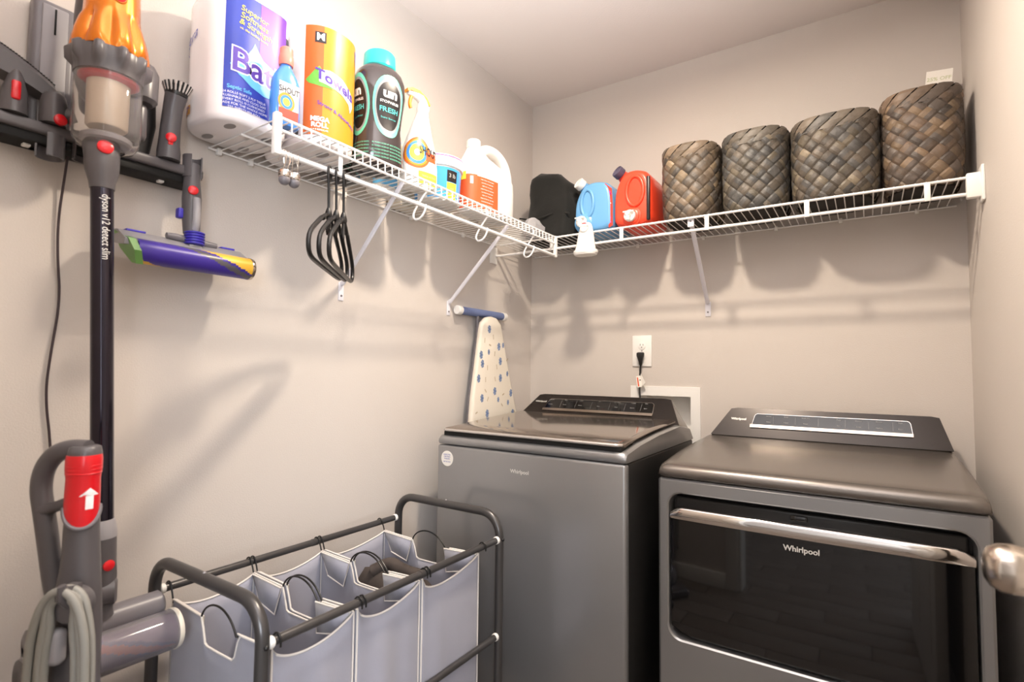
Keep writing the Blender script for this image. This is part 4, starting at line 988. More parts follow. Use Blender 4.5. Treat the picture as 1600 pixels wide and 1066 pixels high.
for a, b in [(-0.482, 1.279), (-0.422, 1.296), (-0.445, 1.261), (-0.411, 1.226), (-0.461, 1.167), (-0.395, 1.171), (-0.317, 1.203), (-0.473, 1.118), (-0.406, 1.12), (-0.472, 1.072), (-0.344, 1.054), (-0.456, 1.038), (-0.532, 0.986), (-0.353, 1.009), (-0.255, 0.972), (-0.332, 0.965)]:
    t_ = rnd.uniform(0, PI); d = Vector((math.cos(t_), math.sin(t_)))
    for k in (-1, 0, 1): m.disc(a + d.x * k * .005, b + d.y * k * .007, .0022, .004, lambda p, q: Vector((.0747, p, q)), 6, 1)
m.build('printed_sprigs', SPRIG, ib, local=False, smooth=False)['kind'] = 'stuff'
MB().tube([(.024, -.585, 1.396), (.024, -.285, 1.396)], .0165, 20).build('foam_foot_bar', FOAM, ib, local=False)
for a, b in ((-.605, -.578), (-.292, -.266)):
    MB().lathe([(.016, 0), (.0185, .003), (.0185, .024), (.016, .027)], (.024, a, 1.396), 22, axis=(0, 1, 0)).build('foot_cap', WHITE, ib, local=False)
for yy in (-.47, -.37): MB().tube([(.026, yy, 1.392), (.030, yy - .01, .75), (.030, yy, .16)], .008, 10).build('leg', MGREY, ib, local=False)

# ================================================================== laundry sorter
rk = thing('laundry_sorter_rack', 'charcoal tubular laundry sorter rack holding three grey bags', 'laundry rack', (.30, -1.333, 0))
XA, XB, YA, YB, ZT, ZR = .100, .500, -1.690, -.975, .749, .680
for yy in (YA, YB):
    R_c = .062; pts = [(XA, yy, .06)]
    pts += [(XA, yy, ZT - R_c)] + [(XA + R_c - R_c * math.cos(k * PI / 16), yy, ZT - R_c + R_c * math.sin(k * PI / 16)) for k in range(1, 9)]
    pts += [(XB - R_c + R_c * math.sin(k * PI / 16), yy, ZT - R_c + R_c * math.cos(k * PI / 16)) for k in range(0, 9)] + [(XB, yy, .06)]
    ef = MB().tube(pts, .0122, 14).build('end_frame', FRAME, rk, local=False)
    MB().sphere(((XA + XB) / 2, yy, ZT + .011), .0035, 10).build('rivet', LGREY, ef, local=False)
    for xx in (XA, XB):
        MB().sphere((xx + (.012 if xx == XB else -.012), yy, ZR), .005, 10).build('bolt', BLACKP, ef, local=False)
        cs = MB().lathe([(.004, -.006), (.022, -.010), (.024, -.004), (.024, .004), (.022, .010), (.004, .006)], (xx, yy, .0325), 22, axis=(0, 1, 0)).build('caster', BLACKP, rk, local=False)
        MB().box(xx - .010, xx + .010, yy - .014, yy + .014, .05, .066, b=.003).build('caster_fork', FRAME, cs, local=False)
for xx in (XA, XB):
    for zz in (ZR, .415, .12):
        rl = MB().tube([(xx, YA + .020, zz), (xx, YB - .020, zz)], .0088, 14).build('side_rail' if zz != ZR else 'top_rail', FRAME, rk, local=False)
        for yy, sg in ((YA, 1), (YB, -1)):
            MB().lathe([(.0085, 0), (.0105, .002), (.0105, .009), (.0085, .011)], (xx, yy + sg * .0095, zz), 16, axis=(0, sg, 0)).build('white_ferrule', WHITE, rl, local=False)
        if zz == ZR: MB().tube([(xx, -1.300, zz), (xx, -1.284, zz)], .0096, 14).build('joint_sleeve', FRAME, rl, local=False)
for yy in (YA, YB): MB().tube([(XA, yy, .12), (XB, yy, .12)], .0088, 12).build('cross_rail', FRAME, rk, local=False)

def sorter_bag(ya_, yb_, label, dipa, seed):
    b = thing('laundry_bag', label, 'laundry bag', (.305, (ya_ + yb_) / 2, .15), 0, None)
    x0_, x1_ = .122, .486; zt_ = .655; zb_ = .155
    rnd_ = random.Random(seed)
    def sm(t_): t_ = max(0, min(1, t_)); return t_ * t_ * (3 - 2 * t_)
    def side_top(x):
        n = sm((x - .240) / .022) * (1 - sm((x - .362) / .022))
        return zt_ + .004 - .052 * n - .006 * math.sin((x - x0_) / (x1_ - x0_) * PI)
    def long_top(y, far):
        t_ = (y - ya_) / (yb_ - ya_)
        return zt_ + .003 - (.030 if not far else .024) * math.sin(PI * t_ ** dipa) ** .7
    def panel(fnp, n_, name, top, ripple, nrm, a0, a1):
        vs = []; fs = []; rows_ = 14
        for j in range(rows_ + 1):
            for i in range(n_ + 1):
                a = a0 + (a1 - a0) * i / n_; zt2 = top(a); z = zt2 + (zb_ - zt2) * (j / rows_) ** 1.0
                w_ = math.sin(PI * i / n_) * math.sin(PI * min(1, j / rows_ * 1.1 + .02))
                d = noise.noise(Vector((a * 16 + seed, z * 2.2, seed))) * ripple * w_ * 1.6 + ripple * .5 * w_
                vs.append(fnp(a, z) + nrm * d)
        for j in range(rows_):
            for i in range(n_): fs.append((j * (n_ + 1) + i, j * (n_ + 1) + i + 1, (j + 1) * (n_ + 1) + i + 1, (j + 1) * (n_ + 1) + i))
        o = MB().add(vs, fs).build(name, CLOTH, b, local=False, angle=80)
        md = o.modifiers.new('cloth', 'SOLIDIFY'); md.thickness = .0016; md.offset = 0
        edge = [Vector(v) for v in vs[:n_ + 1]]
        pp = MB().tube([vs[(rows_) * (n_ + 1)]] + [vs[j * (n_ + 1)] for j in range(rows_ - 1, 0, -1)] + edge + [vs[j * (n_ + 1) + n_] for j in range(1, rows_)] + [vs[rows_ * (n_ + 1) + n_]], .0023, 6)
        pp.build('piping', PIPING, o, local=False)
        return o
    panel(lambda a, z: Vector((x1_, a, z)), 22, 'front_panel', lambda a: long_top(a, False), .010, Vector((1, 0, 0)), ya_, yb_)
    panel(lambda a, z: Vector((x0_, a, z)), 22, 'back_panel', lambda a: long_top(a, True), .004, Vector((-1, 0, 0)), ya_, yb_)
    panel(lambda a, z: Vector((a, ya_, z)), 40, 'side_panel', side_top, .003, Vector((0, 1, 0)), x0_, x1_)
    panel(lambda a, z: Vector((a, yb_, z)), 40, 'side_panel', side_top, .003, Vector((0, -1, 0)), x0_, x1_)
    MB().box(x0_, x1_, ya_, yb_, zb_ - .004, zb_, b=.001).build('bag_base', CLOTH, b, local=False)
    for yy, sg in ((ya_, 1), (yb_, -1)):
        # reinforced corner tabs and wire handle
        for q0, q1, q2, q3 in ((x0_ + .004, .242, .228, .165), (x1_ - .004, .368, .382, .440)):
            y2 = yy + sg * .0045
            P_ = [Vector((q0, y2, zt_ + .002)), Vector((q1, y2, zt_ - .004)), Vector((q2, y2 + sg * .006, zt_ - .064)), Vector((q3, y2 + sg * .006, zt_ - .050))]
            o = MB().add(P_, [(0, 1, 2, 3)]).build('corner_tab', CLOTH, b, local=False)
            md = o.modifiers.new('cloth', 'SOLIDIFY'); md.thickness = .0016; md.offset = 0
            MB().tube(P_, .0023, 6, closed=True).build('piping', PIPING, o, local=False)
        MB().tube(bez((.240, yy, zt_ - .006), (.246, yy + .004, zt_ + .036), (.330, yy + .004, zt_ + .050), (.371, yy, zt_ - .008), 16), .0021, 8).build('wire_handle', BLACKP, b, local=False)
        for xx, sx_ in ((XA, 1), (XB, -1)):
            q = [(xx + sx_ * .024, yy, zt_ - .004), (xx + sx_ * .016, yy, zt_ + .016)] + [(xx + sx_ * .0115 * math.cos(k * PI / 6), yy, ZR + .0115 * math.sin(k * PI / 6)) for k in range(0, 7)] + [(xx - sx_ * .011, yy, ZR - .010)]
            MB().tube(q, .0019, 8).build('wire_hook', BLACKP, b, local=False)
    return b
sorter_bag(-1.662, -1.480, 'grey cloth laundry bag in the rack, nearest the stick vacuum', .8, 1)
sorter_bag(-1.470, -1.285, 'grey cloth laundry bag in the middle of the rack, between the other two bags', .75, 2)
sorter_bag(-1.275, -1.055, 'grey cloth laundry bag with dark laundry in it, nearest the washing machine', .6, 3)
lc = thing('dark_laundry', 'crumpled dark brown laundry lying in the grey bag nearest the washing machine', 'clothes', (.290, -1.168, .40))
rs = []
for i, (z, k) in enumerate(((0, .8), (.03, 1), (.10, 1), (.15, .9), (.185, .7), (.20, .4), (.205, .1))):
    rs.append([q + Vector((noise.noise(q * 17) * .016 * k, noise.noise(q * 15 + Vector((3, 3, 3))) * .012 * k, noise.noise(q * 19 + Vector((9, 1, 2))) * .022 * (i > 2))) for q in sring(.0, 0, z, .150 * k, .070 * k, 2.6, 40)])
MB().rings(rs).build('crumpled_cloth', DARKLAUNDRY, lc, angle=60)
MB().tube(smoothpts([(-.06, -.03, .20), (-.02, .0, .225), (.03, -.01, .215), (.07, .03, .195)], 2), .018, 10).build('twisted_sleeve', DARKLAUNDRY, lc)

# ================================================================== wall dock and stick vacuum
dk = thing('vacuum_dock', 'grey wall dock rail holding the stick vacuum and its spare tools', 'vacuum dock', (0, -1.87, 1.61))
MB().box(.001, .034, -1.925, -1.856, 1.585, 1.888, b=.008).build('dock_plate', MGREY, dk, local=False)
MB().box(.030, .038, -1.912, -1.870, 1.60, 1.878, b=.003).build('dock_channel', LGREY, dk, local=False)
MB().box(.036, .040, -1.893, -1.890, 1.82, 1.872, b=.0005).build('dock_slot', GAP, dk, local=False)
rl = MB(); rl.box(.001, .075, -2.08, -1.612, 1.603, 1.626, b=.006); rl.build('tool_rail', DGREY, dk, local=False)
MB().box(.004, .066, -2.07, -1.622, 1.585, 1.604, b=.003).build('rail_underside', GAP, dk, local=False)
for yy in (-1.925, -1.69): MB().box(.030, .045, yy - .006, yy + .006, 1.580, 1.586, b=.002).build('rail_light', WHITE, dk, local=False)
def halfcup(c, r_, z0, z1, open_ang, mt, name, root):
    m = MB(); rs = []
    n = 18
    for zz, rr in ((z0, r_), (z1, r_), (z1, r_ - .003), (z0, r_ - .003)):
        rs.append([Vector((c[0] + rr * math.cos(open_ang + .7 + (2 * PI - 1.4) * k / n), c[1] + rr * math.sin(open_ang + .7 + (2 * PI - 1.4) * k / n), zz)) for k in range(n + 1)])
    vs = [q for r2 in rs for q in r2]; fs = []
    for j in range(4):
        for k in range(n): fs.append((j * (n + 1) + k, j * (n + 1) + k + 1, ((j + 1) % 4) * (n + 1) + k + 1, ((j + 1) % 4) * (n + 1) + k))
    fs += [(0, n + 1, 2 * (n + 1), 3 * (n + 1)), (n, 3 * (n + 1) + n, 2 * (n + 1) + n, n + 1 + n)]
    return m.add(vs, fs).build(name, mt, root, local=False, angle=40)
halfcup((.070, -1.637), .0205, 1.600, 1.652, .2, DGREY, 'tool_clip', dk)
halfcup((.070, -1.897), .0225, 1.560, 1.604, -1.2, DGREY, 'tool_cup', dk)
halfcup((.070, -1.843), .0195, 1.572, 1.604, -.5, DGREY, 'tool_cup', dk)

sv = thing('stick_vacuum', 'stick vacuum with orange cyclone body and clear bin hanging on the wall dock', 'vacuum', (.20, -1.84, .60))
P_ = dict(local=False)
def vb(m, n, mt, par=None, **k): return m.build(n, mt, par or sv, local=False, **k)
bx, by = .190, -1.848
vb(MB().lathe([(.030, 1.566), (.044, 1.570), (.0515, 1.582), (.0535, 1.600), (.0535, 1.700), (.0525, 1.702), (.0525, 1.600), (.0505, 1.584), (.043, 1.573), (.030, 1.569)], (bx, by, 0), 48, caps=(False, False)), 'clear_bin', CLEAR, angle=60)
vb(MB().lathe([(.030, 1.606), (.033, 1.610), (.033, 1.690), (.036, 1.700)], (bx, by, 0), 36), 'cyclone_shroud', mat('tan_mesh_shroud', (222, 206, 184), .3, metal=.35))
vb(MB().lathe([(.040, 1.690), (.046, 1.694), (.046, 1.700), (.040, 1.704)], (bx, by, 0), 36), 'red_seal', REDP)
vb(MB().lathe([(.036, 1.576), (.040, 1.580), (.040, 1.588), (.034, 1.592)], (bx, by, 0), 36), 'bin_flap', LGREY)
m = MB(); rs = []
for z, r_, amp in ((1.700, .054, 0), (1.712, .055, .002), (1.722, .061, .010), (1.742, .062, .011), (1.752, .056, .003)):
    rs.append([Vector((bx + (r_ + amp * max(0, math.cos(k * 2 * PI / 96 * 10)) - amp * .4) * math.cos(2 * PI * k / 96), by + (r_ + amp * max(0, math.cos(k * 2 * PI / 96 * 10)) - amp * .4) * math.sin(2 * PI * k / 96), z)) for k in range(96)])
vb(m.rings(rs), 'cyclone_ring', DGREY, angle=60)
m = MB(); rs = []
for z, r_, amp in ((1.744, .0585, .003), (1.752, .0610, .007), (1.775, .057, .012), (1.798, .051, .011), (1.814, .046, .004), (1.825, .0445, 0), (1.90, .042, 0), (1.955, .040, 0), (1.97, .030, 0)):
    rs.append([Vector((bx + (r_ + amp * (abs(math.cos(k * PI / 96 * 9)) ** .8 - .7)) * math.cos(2 * PI * k / 96), by + (r_ + amp * (abs(math.cos(k * PI / 96 * 9)) ** .8 - .7)) * math.sin(2 * PI * k / 96), z)) for k in range(96)])
vb(m.rings(rs), 'orange_body', ORANGEM, angle=60)
ang = math.radians(-6)
nn = Vector((math.cos(ang), math.sin(ang), 0))
c0_ = Vector((bx, by, 1.848)) + nn * .0420
vb(MB().lathe([(.0135, -.004), (.0145, .002), (.0125, .004)], c0_, 28, axis=nn, sy=1.0, sx=.85), 'button_rim', ORANGEM)
vb(MB().lathe([(.0115, .002), (.0115, .0045), (.008, .0062), (.001, .0066)], c0_, 28, axis=nn, sx=.85), 'red_button', REDP)
vb(MB().box(.110, .155, -1.812, -1.764, 1.620, 1.700, b=.012), 'battery_pack', DGREY)
vb(MB().lathe([(.022, 1.71), (.030, 1.718), (.031, 1.775), (.024, 1.79), (.008, 1.795)], (.140, -1.776, -.01), 26), 'motor_cap', DGREY)
vb(MB().tube(smoothpts([(.150, -1.850, 1.93), (.105, -1.858, 1.93), (.090, -1.860, 1.86), (.092, -1.860, 1.76), (.11, -1.856, 1.69), (.14, -1.850, 1.68)], 2), .0185, 14), 'pistol_grip', DGREY)
vb(MB().box(.075, .125, -1.865, -1.80, 1.655, 1.735, b=.016), 'battery_pack', BLACKP)
wx_, wt, wb_ = .200, (-1.854, 1.500), (-1.827, .868)
def wp(z, dx=0): t_ = (z - wb_[1]) / (wt[1] - wb_[1]); return Vector((wx_ + dx, wb_[0] + (wt[0] - wb_[0]) * t_, z))
vb(MB().tube([wp(1.580, -.004), wp(1.572, -.004), wp(1.545), wp(1.522), wp(1.500), wp(1.488)], [.024, .0285, .0275, .0265, .0205, .0195], 28), 'bin_connector', DGREY, angle=50)
rb_ = wp(1.560) + Vector((.0265, -.004, 0))
vb(MB().lathe([(.0125, -.004), (.0125, .002), (.009, .0042), (.001, .0046)], rb_, 24, axis=(1, -.15, .1)), 'red_release', REDP)
wd = vb(MB().tube([wp(1.495), wp(1.2), wp(.868)], .0180, 28), 'wand_tube', WAND)
m = MB(); ca = math.radians(-19)
def wtxt(x, y):
    z = 1.415 - x; c = wp(z); a_ = ca + .30 + y / .0183
    return c + Vector((math.cos(a_), math.sin(a_), 0)) * .0186
m.text('dyson v12 detect slim', .0185, wtxt, bold=.0, sx=.74)
m.build('wand_lettering', SILVERTXT, wd, local=False, smooth=False)
vb(MB().tube([wp(.878), wp(.872), wp(.855), wp(.845)], [.0185, .0205, .0230, .0232], 26), 'silver_collar', LGREY)
vb(MB().tube([wp(.848), wp(.80), wp(.770), wp(.745)], [.0225, .0220, .0225, .0180], 26), 'wand_fitting', DGREY)
vb(MB().lathe([(.0095, -.003), (.0095, .002), (.006, .0036), (.001, .004)], wp(.797) + Vector((.0210, .0030, 0)), 20, axis=(1, .14, 0)), 'red_release', REDP)
vb(MB().lathe([(.018, -.022), (.024, -.018), (.024, .018), (.018, .022)], wp(.745, .002), 26, axis=(.35, .94, 0)), 'pivot_joint', DGREY)
vb(MB().tube(smoothpts([wp(.74), wp(.72), (.200, -1.818, .70)], 1), .016, 16), 'head_neck', DGREY)
hd_ = bpy.data.objects.new('cleaner_head', None)
yl, yr = -1.935, -1.702
vb(MB().tube([(.188, yl + .01, .686), (.188, yl + .014, .686), (.188, yr - .018, .686), (.188, yr - .012, .686)], [.018, .0255, .0255, .018], 24), 'head_housing', MGREY)
vb(MB().box(.165, .205, yl + .01, yr - .012, .645, .69, b=.008), 'head_chassis', DGREY)
def roller(cx, cz, y0_, y1_, r_, par, cols, turns, w_frac=.3):
    m = MB(); nseg = 48; nr2 = 40; vs = []; 
    for j in range(nr2 + 1):
        yy = y0_ + (y1_ - y0_) * j / nr2
        for k in range(nseg): th = 2 * PI * k / nseg; vs.append(Vector((cx + r_ * math.cos(th), yy, cz + r_ * math.sin(th))))
    o_ = len(m.v); m.v += vs
    for j in range(nr2):
        for k in range(nseg):
            m.f.append([j * nseg + k, j * nseg + (k + 1) % nseg, (j + 1) * nseg + (k + 1) % nseg, (j + 1) * nseg + k])
            ph = (k / nseg + j / nr2 * turns + w_frac) % 1.0
            m.mi.append(1 if .48 < ph < .86 else (2 if .36 < ph < .44 else 0)); m.col.append(None)
    m.f += [list(range(nseg)), [nr2 * nseg + k for k in range(nseg)]]; m.mi += [0, 0]; m.col += [None, None]
    return m.build('soft_roller', cols, par, local=False, angle=40)
roller(.222, .642, yl + .006, yr - .004, .0300, sv, [PURPLE, mat('roller_mauve', (150, 110, 150), .6), REDP], .5, .1)
vb(MB().lathe([(.0375, 0), (.0375, yr - yl - .008), (.0365, yr - yl - .008), (.0365, 0)], (.222, yl + .002, .642), 36, axis=(0, 1, 0), caps=(False, False)), 'clear_cover', CLEARH, angle=50)
for yy, s_ in ((yr - .004, 1), (yl + .002, -1)):
    vb(MB().lathe([(.0385, -.004), (.039, 0), (.037, .005), (.026, .007), (.020, .004)], (.222, yy, .642), 32, axis=(0, s_, 0)), 'end_cap', CREAM if s_ > 0 else DGREY)
bpy.data.objects.remove(hd_)

# tools on the dock
ft = thing('roller_tool', 'spare purple and yellow soft roller head hanging from the right end of the dock', 'vacuum tool', (.085, -1.637, 1.36))
fp = lambda m, n, mt, par=None, **k: m.build(n, mt, par or ft, local=False, **k)
fp(MB().tube([(.070, -1.637, 1.632), (.072, -1.637, 1.585), (.074, -1.637, 1.55), (.076, -1.637, 1.50), (.080, -1.637, 1.468)], [.0165, .0180, .0205, .0190, .0175], 24), 'neck_tube', DGREY, angle=50)
fp(MB().lathe([(.0105, -.003), (.0105, .002), (.007, .004), (.001, .0045)], (.093, -1.6435, 1.566), 20, axis=(1, -.3, .1)), 'red_release', REDP)
fp(MB().tube(smoothpts([(.094, -1.636, 1.548), (.0985, -1.637, 1.52), (.0985, -1.637, 1.49), (.092, -1.637, 1.475)], 1), .0085, 10), 'grey_tongue', LGREY)
fp(MB().box(.060, .078, -1.666, -1.652, 1.50, 1.524, b=.004), 'blue_insert', BLUEP)
m = MB()
for k in range(5): m.lathe([(.018, -.0025), (.0215, -.001), (.0215, .001), (.018, .0025)], (.088, -1.634, 1.443 + k * .0062), 22)
m.lathe([(.0185, 0), (.0185, .028)], (.088, -1.634, 1.441), 22)
fp(m, 'ribbed_joint', BLUEP)
fp(MB().tube([(.080, -1.690, 1.453), (.080, -1.672, 1.453), (.080, -1.600, 1.449), (.080, -1.580, 1.449)], [.0065, .008, .008, .0065], 14), 'axle', MGREY)
fp(MB().box(.078, .100, -1.650, -1.620, 1.418, 1.440, b=.004), 'joint_foot', LGREY)
y0_, y1_ = -1.782, -1.505
pl_ = [(.045, 1.452), (.075, 1.448), (.115, 1.424), (.112, 1.412), (.070, 1.418), (.045, 1.428)]
fp(MB().rings([[Vector((a, y0_, b)) for a, b in pl_], [Vector((a, y1_ - .012, b)) for a, b in pl_]]), 'top_plate', LGREY, angle=30)
for a, b in ((y0_ + .018, y0_ + .055), (y1_ - .058, y1_ - .025)): fp(MB().box(.050, .072, a, b, 1.449, 1.4535, b=.001), 'blue_latch', BLUEP)
roller(.098, 1.404, y0_ + .024, y1_ - .006, .0262, ft, [PURPLE, YELLOW, DGREY], .6, 0)
fp(MB().lathe([(.027, 0), (.0275, .003), (.0265, .008), (.018, .010)], (.098, y1_ - .006, 1.404), 30, axis=(0, 1, 0)), 'end_cap', SATIN)
fp(MB().prism([(.060, 1.448), (.118, 1.425), (.126, 1.400), (.112, 1.374), (.095, 1.378), (.066, 1.41)], lambda a, b, d: Vector((a, d + (1.45 - b) * .35, b)), y0_ - .004, y0_ + .010), 'green_lens', GREENP, angle=30)

bt = thing('brush_tool', 'grey dusting brush tool with pale bristles, standing right of the clear bin', 'vacuum tool', (.070, -1.690, 1.59))
bp2 = lambda m, n, mt, par=None, **k: m.build(n, mt, par or bt, local=False, **k)
bp2(MB().tube([(.068, -1.688, 1.627), (.068, -1.688, 1.645), (.070, -1.689, 1.662), (.073, -1.689, 1.70), (.080, -1.688, 1.745), (.088, -1.686, 1.772)], [.0235, .0235, .0215, .0200, .0200, .0225], 24), 'tool_tube', DGREY, angle=50)
bp2(MB().lathe([(.0105, -.004), (.0105, .002), (.007, .004), (.001, .0045)], (.091, -1.694, 1.672), 20, axis=(1, -.35, .05)), 'red_release', REDP)
bp2(MB().box(.086, .0915, -1.699, -1.688, 1.655, 1.668, b=.002), 'red_tab', REDP)
bp2(MB().tube([(.088, -1.686, 1.768), (.0885, -1.686, 1.790)], [.0215, .0255], 24), 'bristle_core', BLACKP)
ft2 = MB(); fw_ = MB(); rnd = random.Random(5)
for k in range(36):
    th = 2 * PI * k / 36; c = Vector((.088, -1.686, 1.770)); d = Vector((math.cos(th), math.sin(th), 0))
    tgt = fw_ if k % 2 else ft2
    tgt.tube([c + d * .0175, c + d * .0235 + Vector((.002, 0, .012)), c + d * .029 + Vector((.004, 0, .024))], [.0022, .0022, .0018], 6)
bp2(fw_, 'pale_bristles', BRISTLEW)['kind'] = 'stuff'; bp2(ft2, 'dark_bristles', BLACKP)['kind'] = 'stuff'

ct = thing('crevice_tool', 'black crevice tool standing behind the dusting brush on the dock', 'vacuum tool', (.040, -1.738, 1.60))
MB().rings([sring(.036, -1.735, z, rx, ry, 2.6, 24) for z, rx, ry in ((1.627, .016, .018), (1.64, .018, .020), (1.70, .020, .030), (1.76, .018, .028), (1.80, .010, .012))]).build('tool_shell', BLACKP, ct, local=False)

mt_ = thing('motor_tool', 'dark tool with curved bristle edge and red button, leftmost tool on the wall dock', 'vacuum tool', (.07, -1.96, 1.62))
mp = lambda m, n, mt, par=None, **k: m.build(n, mt, par or mt_, local=False, **k)
mp(MB().tube([(.062, -1.952, 1.627), (.062, -1.952, 1.64), (.066, -1.952, 1.67), (.068, -1.952, 1.695), (.068, -1.952, 1.710)], [.0225, .0215, .019, .012, .006], 22), 'tool_neck', DGREY, angle=60)
mp(MB().box(.080, .088, -1.961, -1.947, 1.648, 1.684, b=.004), 'red_release', REDP)
arc = [(.050, -2.06 + .165 * (k / 16), 1.768 - .062 * (k / 16) ** 1.8) for k in range(17)]
m = MB(); vs = []; fs = []
mp(MB().rings([[Vector((x_ + a, y, z + b)) for a, b in ((-.022, -.034 - (.03 * (1 - i / 16))), (.022, -.034 - (.03 * (1 - i / 16))), (.026, -.012), (.016, 0), (-.016, 0), (-.026, -.012))] for i, (x_, y, z) in enumerate(arc)]), 'curved_shell', DGREY, angle=40)
m = MB()
for i, (x_, y, z) in enumerate([(.050, -2.06 + .165 * (k / 40), 1.768 - .062 * (k / 40) ** 1.8) for k in range(41)]):
    m.tube([(x_ + .008, y, z - .002), (x_ + .010, y + .001, z + .0055)], .0022, 5)
mp(m, 'bristle_strip', BLACKP)['kind'] = 'stuff'
et = thing('angled_adaptor', 'small grey domed adaptor with red button, under the dock plate', 'vacuum tool', (.070, -1.893, 1.61))
MB().lathe([(.0205, 1.627), (.0215, 1.632), (.0215, 1.668), (.018, 1.684), (.010, 1.692), (.001, 1.694)], (.068, -1.895, 0), 26).build('dome', DGREY, et, local=False)
MB().tube([(.070, -1.880, 1.648), (.075, -1.868, 1.655)], .015, 16).build('side_port', DGREY, et, local=False)
MB().lathe([(.0105, -.004), (.0105, .002), (.007, .004), (.001, .0045)], (.0895, -1.889, 1.634), 20, axis=(1, .15, .05)).build('red_release', REDP, et, local=False)

cd = thing('charging_cable', 'thin dark charging cable hanging down the wall below the dock', 'cable', (.006, -1.855, .05))
MB().tube(smoothpts([(.03, -1.858, 1.588), (.010, -1.856, 1.54), (.006, -1.861, 1.46), (.006, -1.859, 1.383), (.006, -1.850, 1.292), (.006, -1.862, 1.174), (.006, -1.866, 1.097), (.006, -1.852, .996), (.008, -1.846, .85), (.008, -1.842, .639), (.012, -1.845, .40), (.018, -1.86, .12), (.02, -1.88, .014)], 3), .0024, 8).build('cable_run', CORDBLACK, cd, local=False)

# ================================================================== upright vacuum in the foreground
uv = thing('upright_vacuum', 'dark grey upright vacuum with red topped handle and coiled cord, in the left foreground', 'vacuum', (.3916, -1.9196, 0), math.radians(33.55))
K = .000958; ZO = .8461
def L(u, v, d=0.0): return Vector(((u - 125) * K, d, ZO + (900 - v) * K))
up = lambda m, n, mt, par=None, **k: m.build(n, mt, par or uv, **k)
up(MB().tube(smoothpts([L(128, 704), L(100, 703), L(72, 712, .004), L(54, 736, .006), L(50, 768, .006), L(57, 800, .006), L(67, 850, .006), L(80, 910, .004), L(98, 965, .002), L(110, 1010, 0)], 2), .0140, 16, flat=.95), 'handle_loop', DGREY, angle=70)
up(MB().tube([L(58, 800, .004), L(82, 794, .002), L(104, 786, 0)], [.012, .008, .009], 12), 'handle_brace', DGREY)
def prof(us): return us
m = MB(); rs = []
for v, rx, ry in ((698, .016, .014), (700, .0195, .018), (708, .0208, .020), (714, .0212, .0205)):
    rs.append([Vector((q.x + (123 - 125) * K, q.y, ZO + (900 - v) * K)) for q in sring(0, 0, 0, rx, ry, 2.2, 32)])
up(m.rings(rs), 'top_cap', DGREY, angle=60)
m = MB(); rs = []
for v, rx, ry, dip in ((712, .0214, .0205, 0), (718, .0224, .0215, 0), (735, .0224, .0215, 0), (748, .0208, .020, 0), (772, .0214, .0205, .3), (786, .0214, .0208, .8), (792, .0210, .0206, 1)):
    rs.append([Vector((q.x - .001, q.y - .002, ZO + (900 - v) * K - dip * .026 * max(0, .62 * q.x / rx - .79 * q.y / ry) ** .9)) for q in sring(0, 0, 0, rx, ry, 2.2, 36)])
up(m.rings(rs), 'red_cap', REDP, angle=70)
m = MB()
for v in (728, 734, 740): m.lathe([(.0220, -.0012), (.0232, 0), (.0220, .0012)], (-.001, -.002, ZO + (900 - v) * K), 36, sy=.96, caps=(False, False))
up(m, 'grip_ribs', REDP)
fnA = lambda a, b: Vector((a, -.0262 + 3.5 * a * a, b))
ar = [L(132, v) for v in ()]
az = ZO + (900 - 778) * K
t = MB(); ap = [(.003, .012), (.0165, .012 - .007), (.010, .005), (.0095, -.013), (-.0005, -.013), (-.0008, .005), (-.0085, .003)]
ap = [(.0045, .016), (.0175, .0045), (.0095, .0045), (.0095, -.0155), (-.0005, -.0155), (-.0005, .0045), (-.0085, .0045)]
t.flat([(a, az + b) for a, b in ap], lambda a, b: Vector((-.001 + .0225 * math.cos(-.72 + a / .0214), -.002 + .0218 * math.sin(-.72 + a / .0214), b)))
up(t, 'arrow_print', PWHITE, smooth=False)
rm = [Vector((.0222 * math.cos(a) - .001, -.002 - .0218 * math.sin(a), ZO + (900 - 794) * K - .027 * max(0, .62 * math.cos(a) + .79 * math.sin(a)) ** .9)) for a in [2 * PI * k / 40 for k in range(40)]]
up(MB().tube(rm, .0028, 8, closed=True), 'grey_collar', MGREY)
m = MB(); rs = []
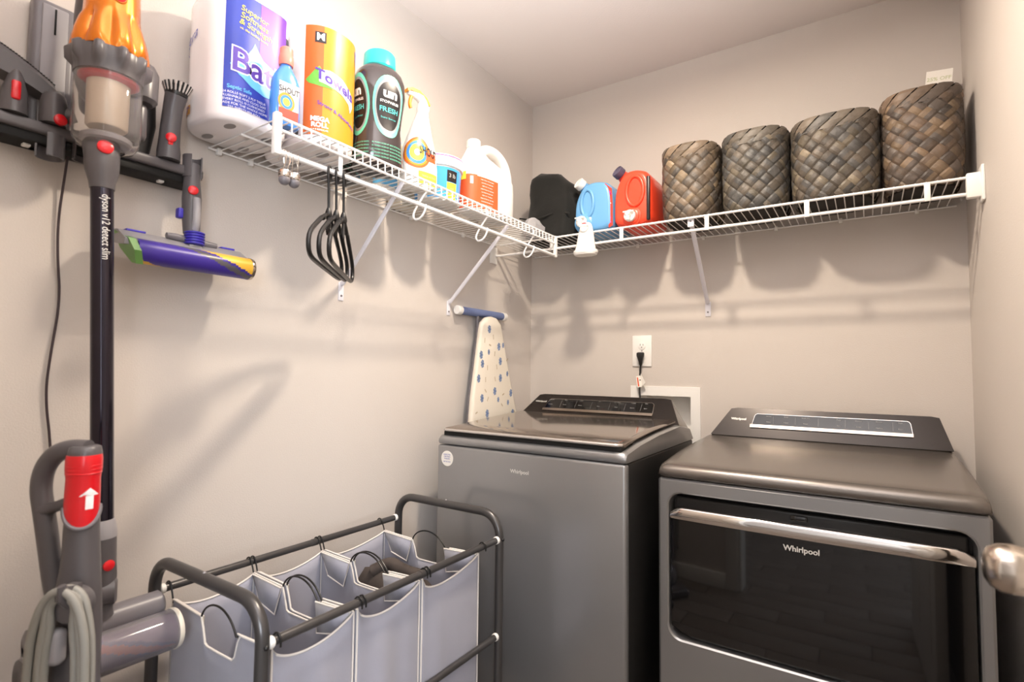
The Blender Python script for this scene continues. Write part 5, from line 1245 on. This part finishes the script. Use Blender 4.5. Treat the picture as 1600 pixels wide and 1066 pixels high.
for v, cu, rx, ry in ((780, 124, .0188, .0180), (800, 124, .0206, .0200), (830, 124, .0215, .021), (860, 125, .0222, .022), (890, 125, .0245, .023), (930, 123, .0290, .026), (980, 121, .033, .029), (1060, 121, .033, .030), (1180, 122, .044, .040), (1300, 122, .055, .050), (1480, 122, .062, .060), (1560, 122, .060, .060), (1600, 122, .05, .05)):
    rs.append([Vector((q.x + (cu - 125) * K, q.y, ZO + (900 - v) * K)) for q in sring(0, 0, 0, rx, ry, 2.3, 36)])
up(m.rings(rs), 'main_stem', DGREY, angle=70)
up(MB().sphere((0, .03, .105), .095, 32, sx=1.0, sz=1.0), 'ball_wheel', MGREY)
up(MB().box(-.15, .15, -.075, .075, .012, .065, b=.02), 'floor_head', DGREY)
# cord hook with the coiled cord
up(MB().lathe([(.022, -.012), (.0235, -.006), (.0235, .012), (.020, .016), (.006, .018)], L(148, 926, -.036), 28, axis=(0, -1, 0)), 'cord_boss', DGREY)
up(MB().rings([[L(150 + a, v, d) for a, d in ((-7, -.034), (7, -.034), (7, -.064), (-7, -.064))] for v in (912, 905, 895)]), 'cord_hook', DGREY, angle=20)
up(MB().tube([L(152, 930, -.036), L(152, 905, -.062), L(152, 889, -.064)], [.011, .009, .006], 12, flat=.7), 'hook_finger', DGREY)
lh = MB().tube([L(148, 1520, -.05), L(148, 1520, -.078)], .014, 14); up(lh, 'lower_hook', DGREY)
for i, (ul, ur, d, sh) in enumerate(((100, 186, -.046, 0), (112, 178, -.050, 4), (124, 172, -.056, 9), (106, 190, -.062, -2), (118, 182, -.058, 3))):
    top = 897 + sh; pts = [L(147, top, d), L(128, top + 12, d), L(ul + 8, top + 45, d), L(ul, top + 95, d), L(ul + 2, 1200, d), L(ul + 18, 1480, d), L(146, 1560 + sh * 2, d), L(ur - 14, 1480, d), L(ur, 1200, d), L(ur, top + 95, d), L(ur - 8, top + 42, d), L(168, top + 10, d)]
    up(MB().tube(smoothpts(pts, 2, True), .0056, 10, closed=True), 'coiled_cord', CORDG)
up(MB().box(-.010, .018, -.055, -.035, ZO - .105, ZO - .055, b=.008), 'grey_block', LGREY)  # plain grey block filling the pale patch between the cord loops
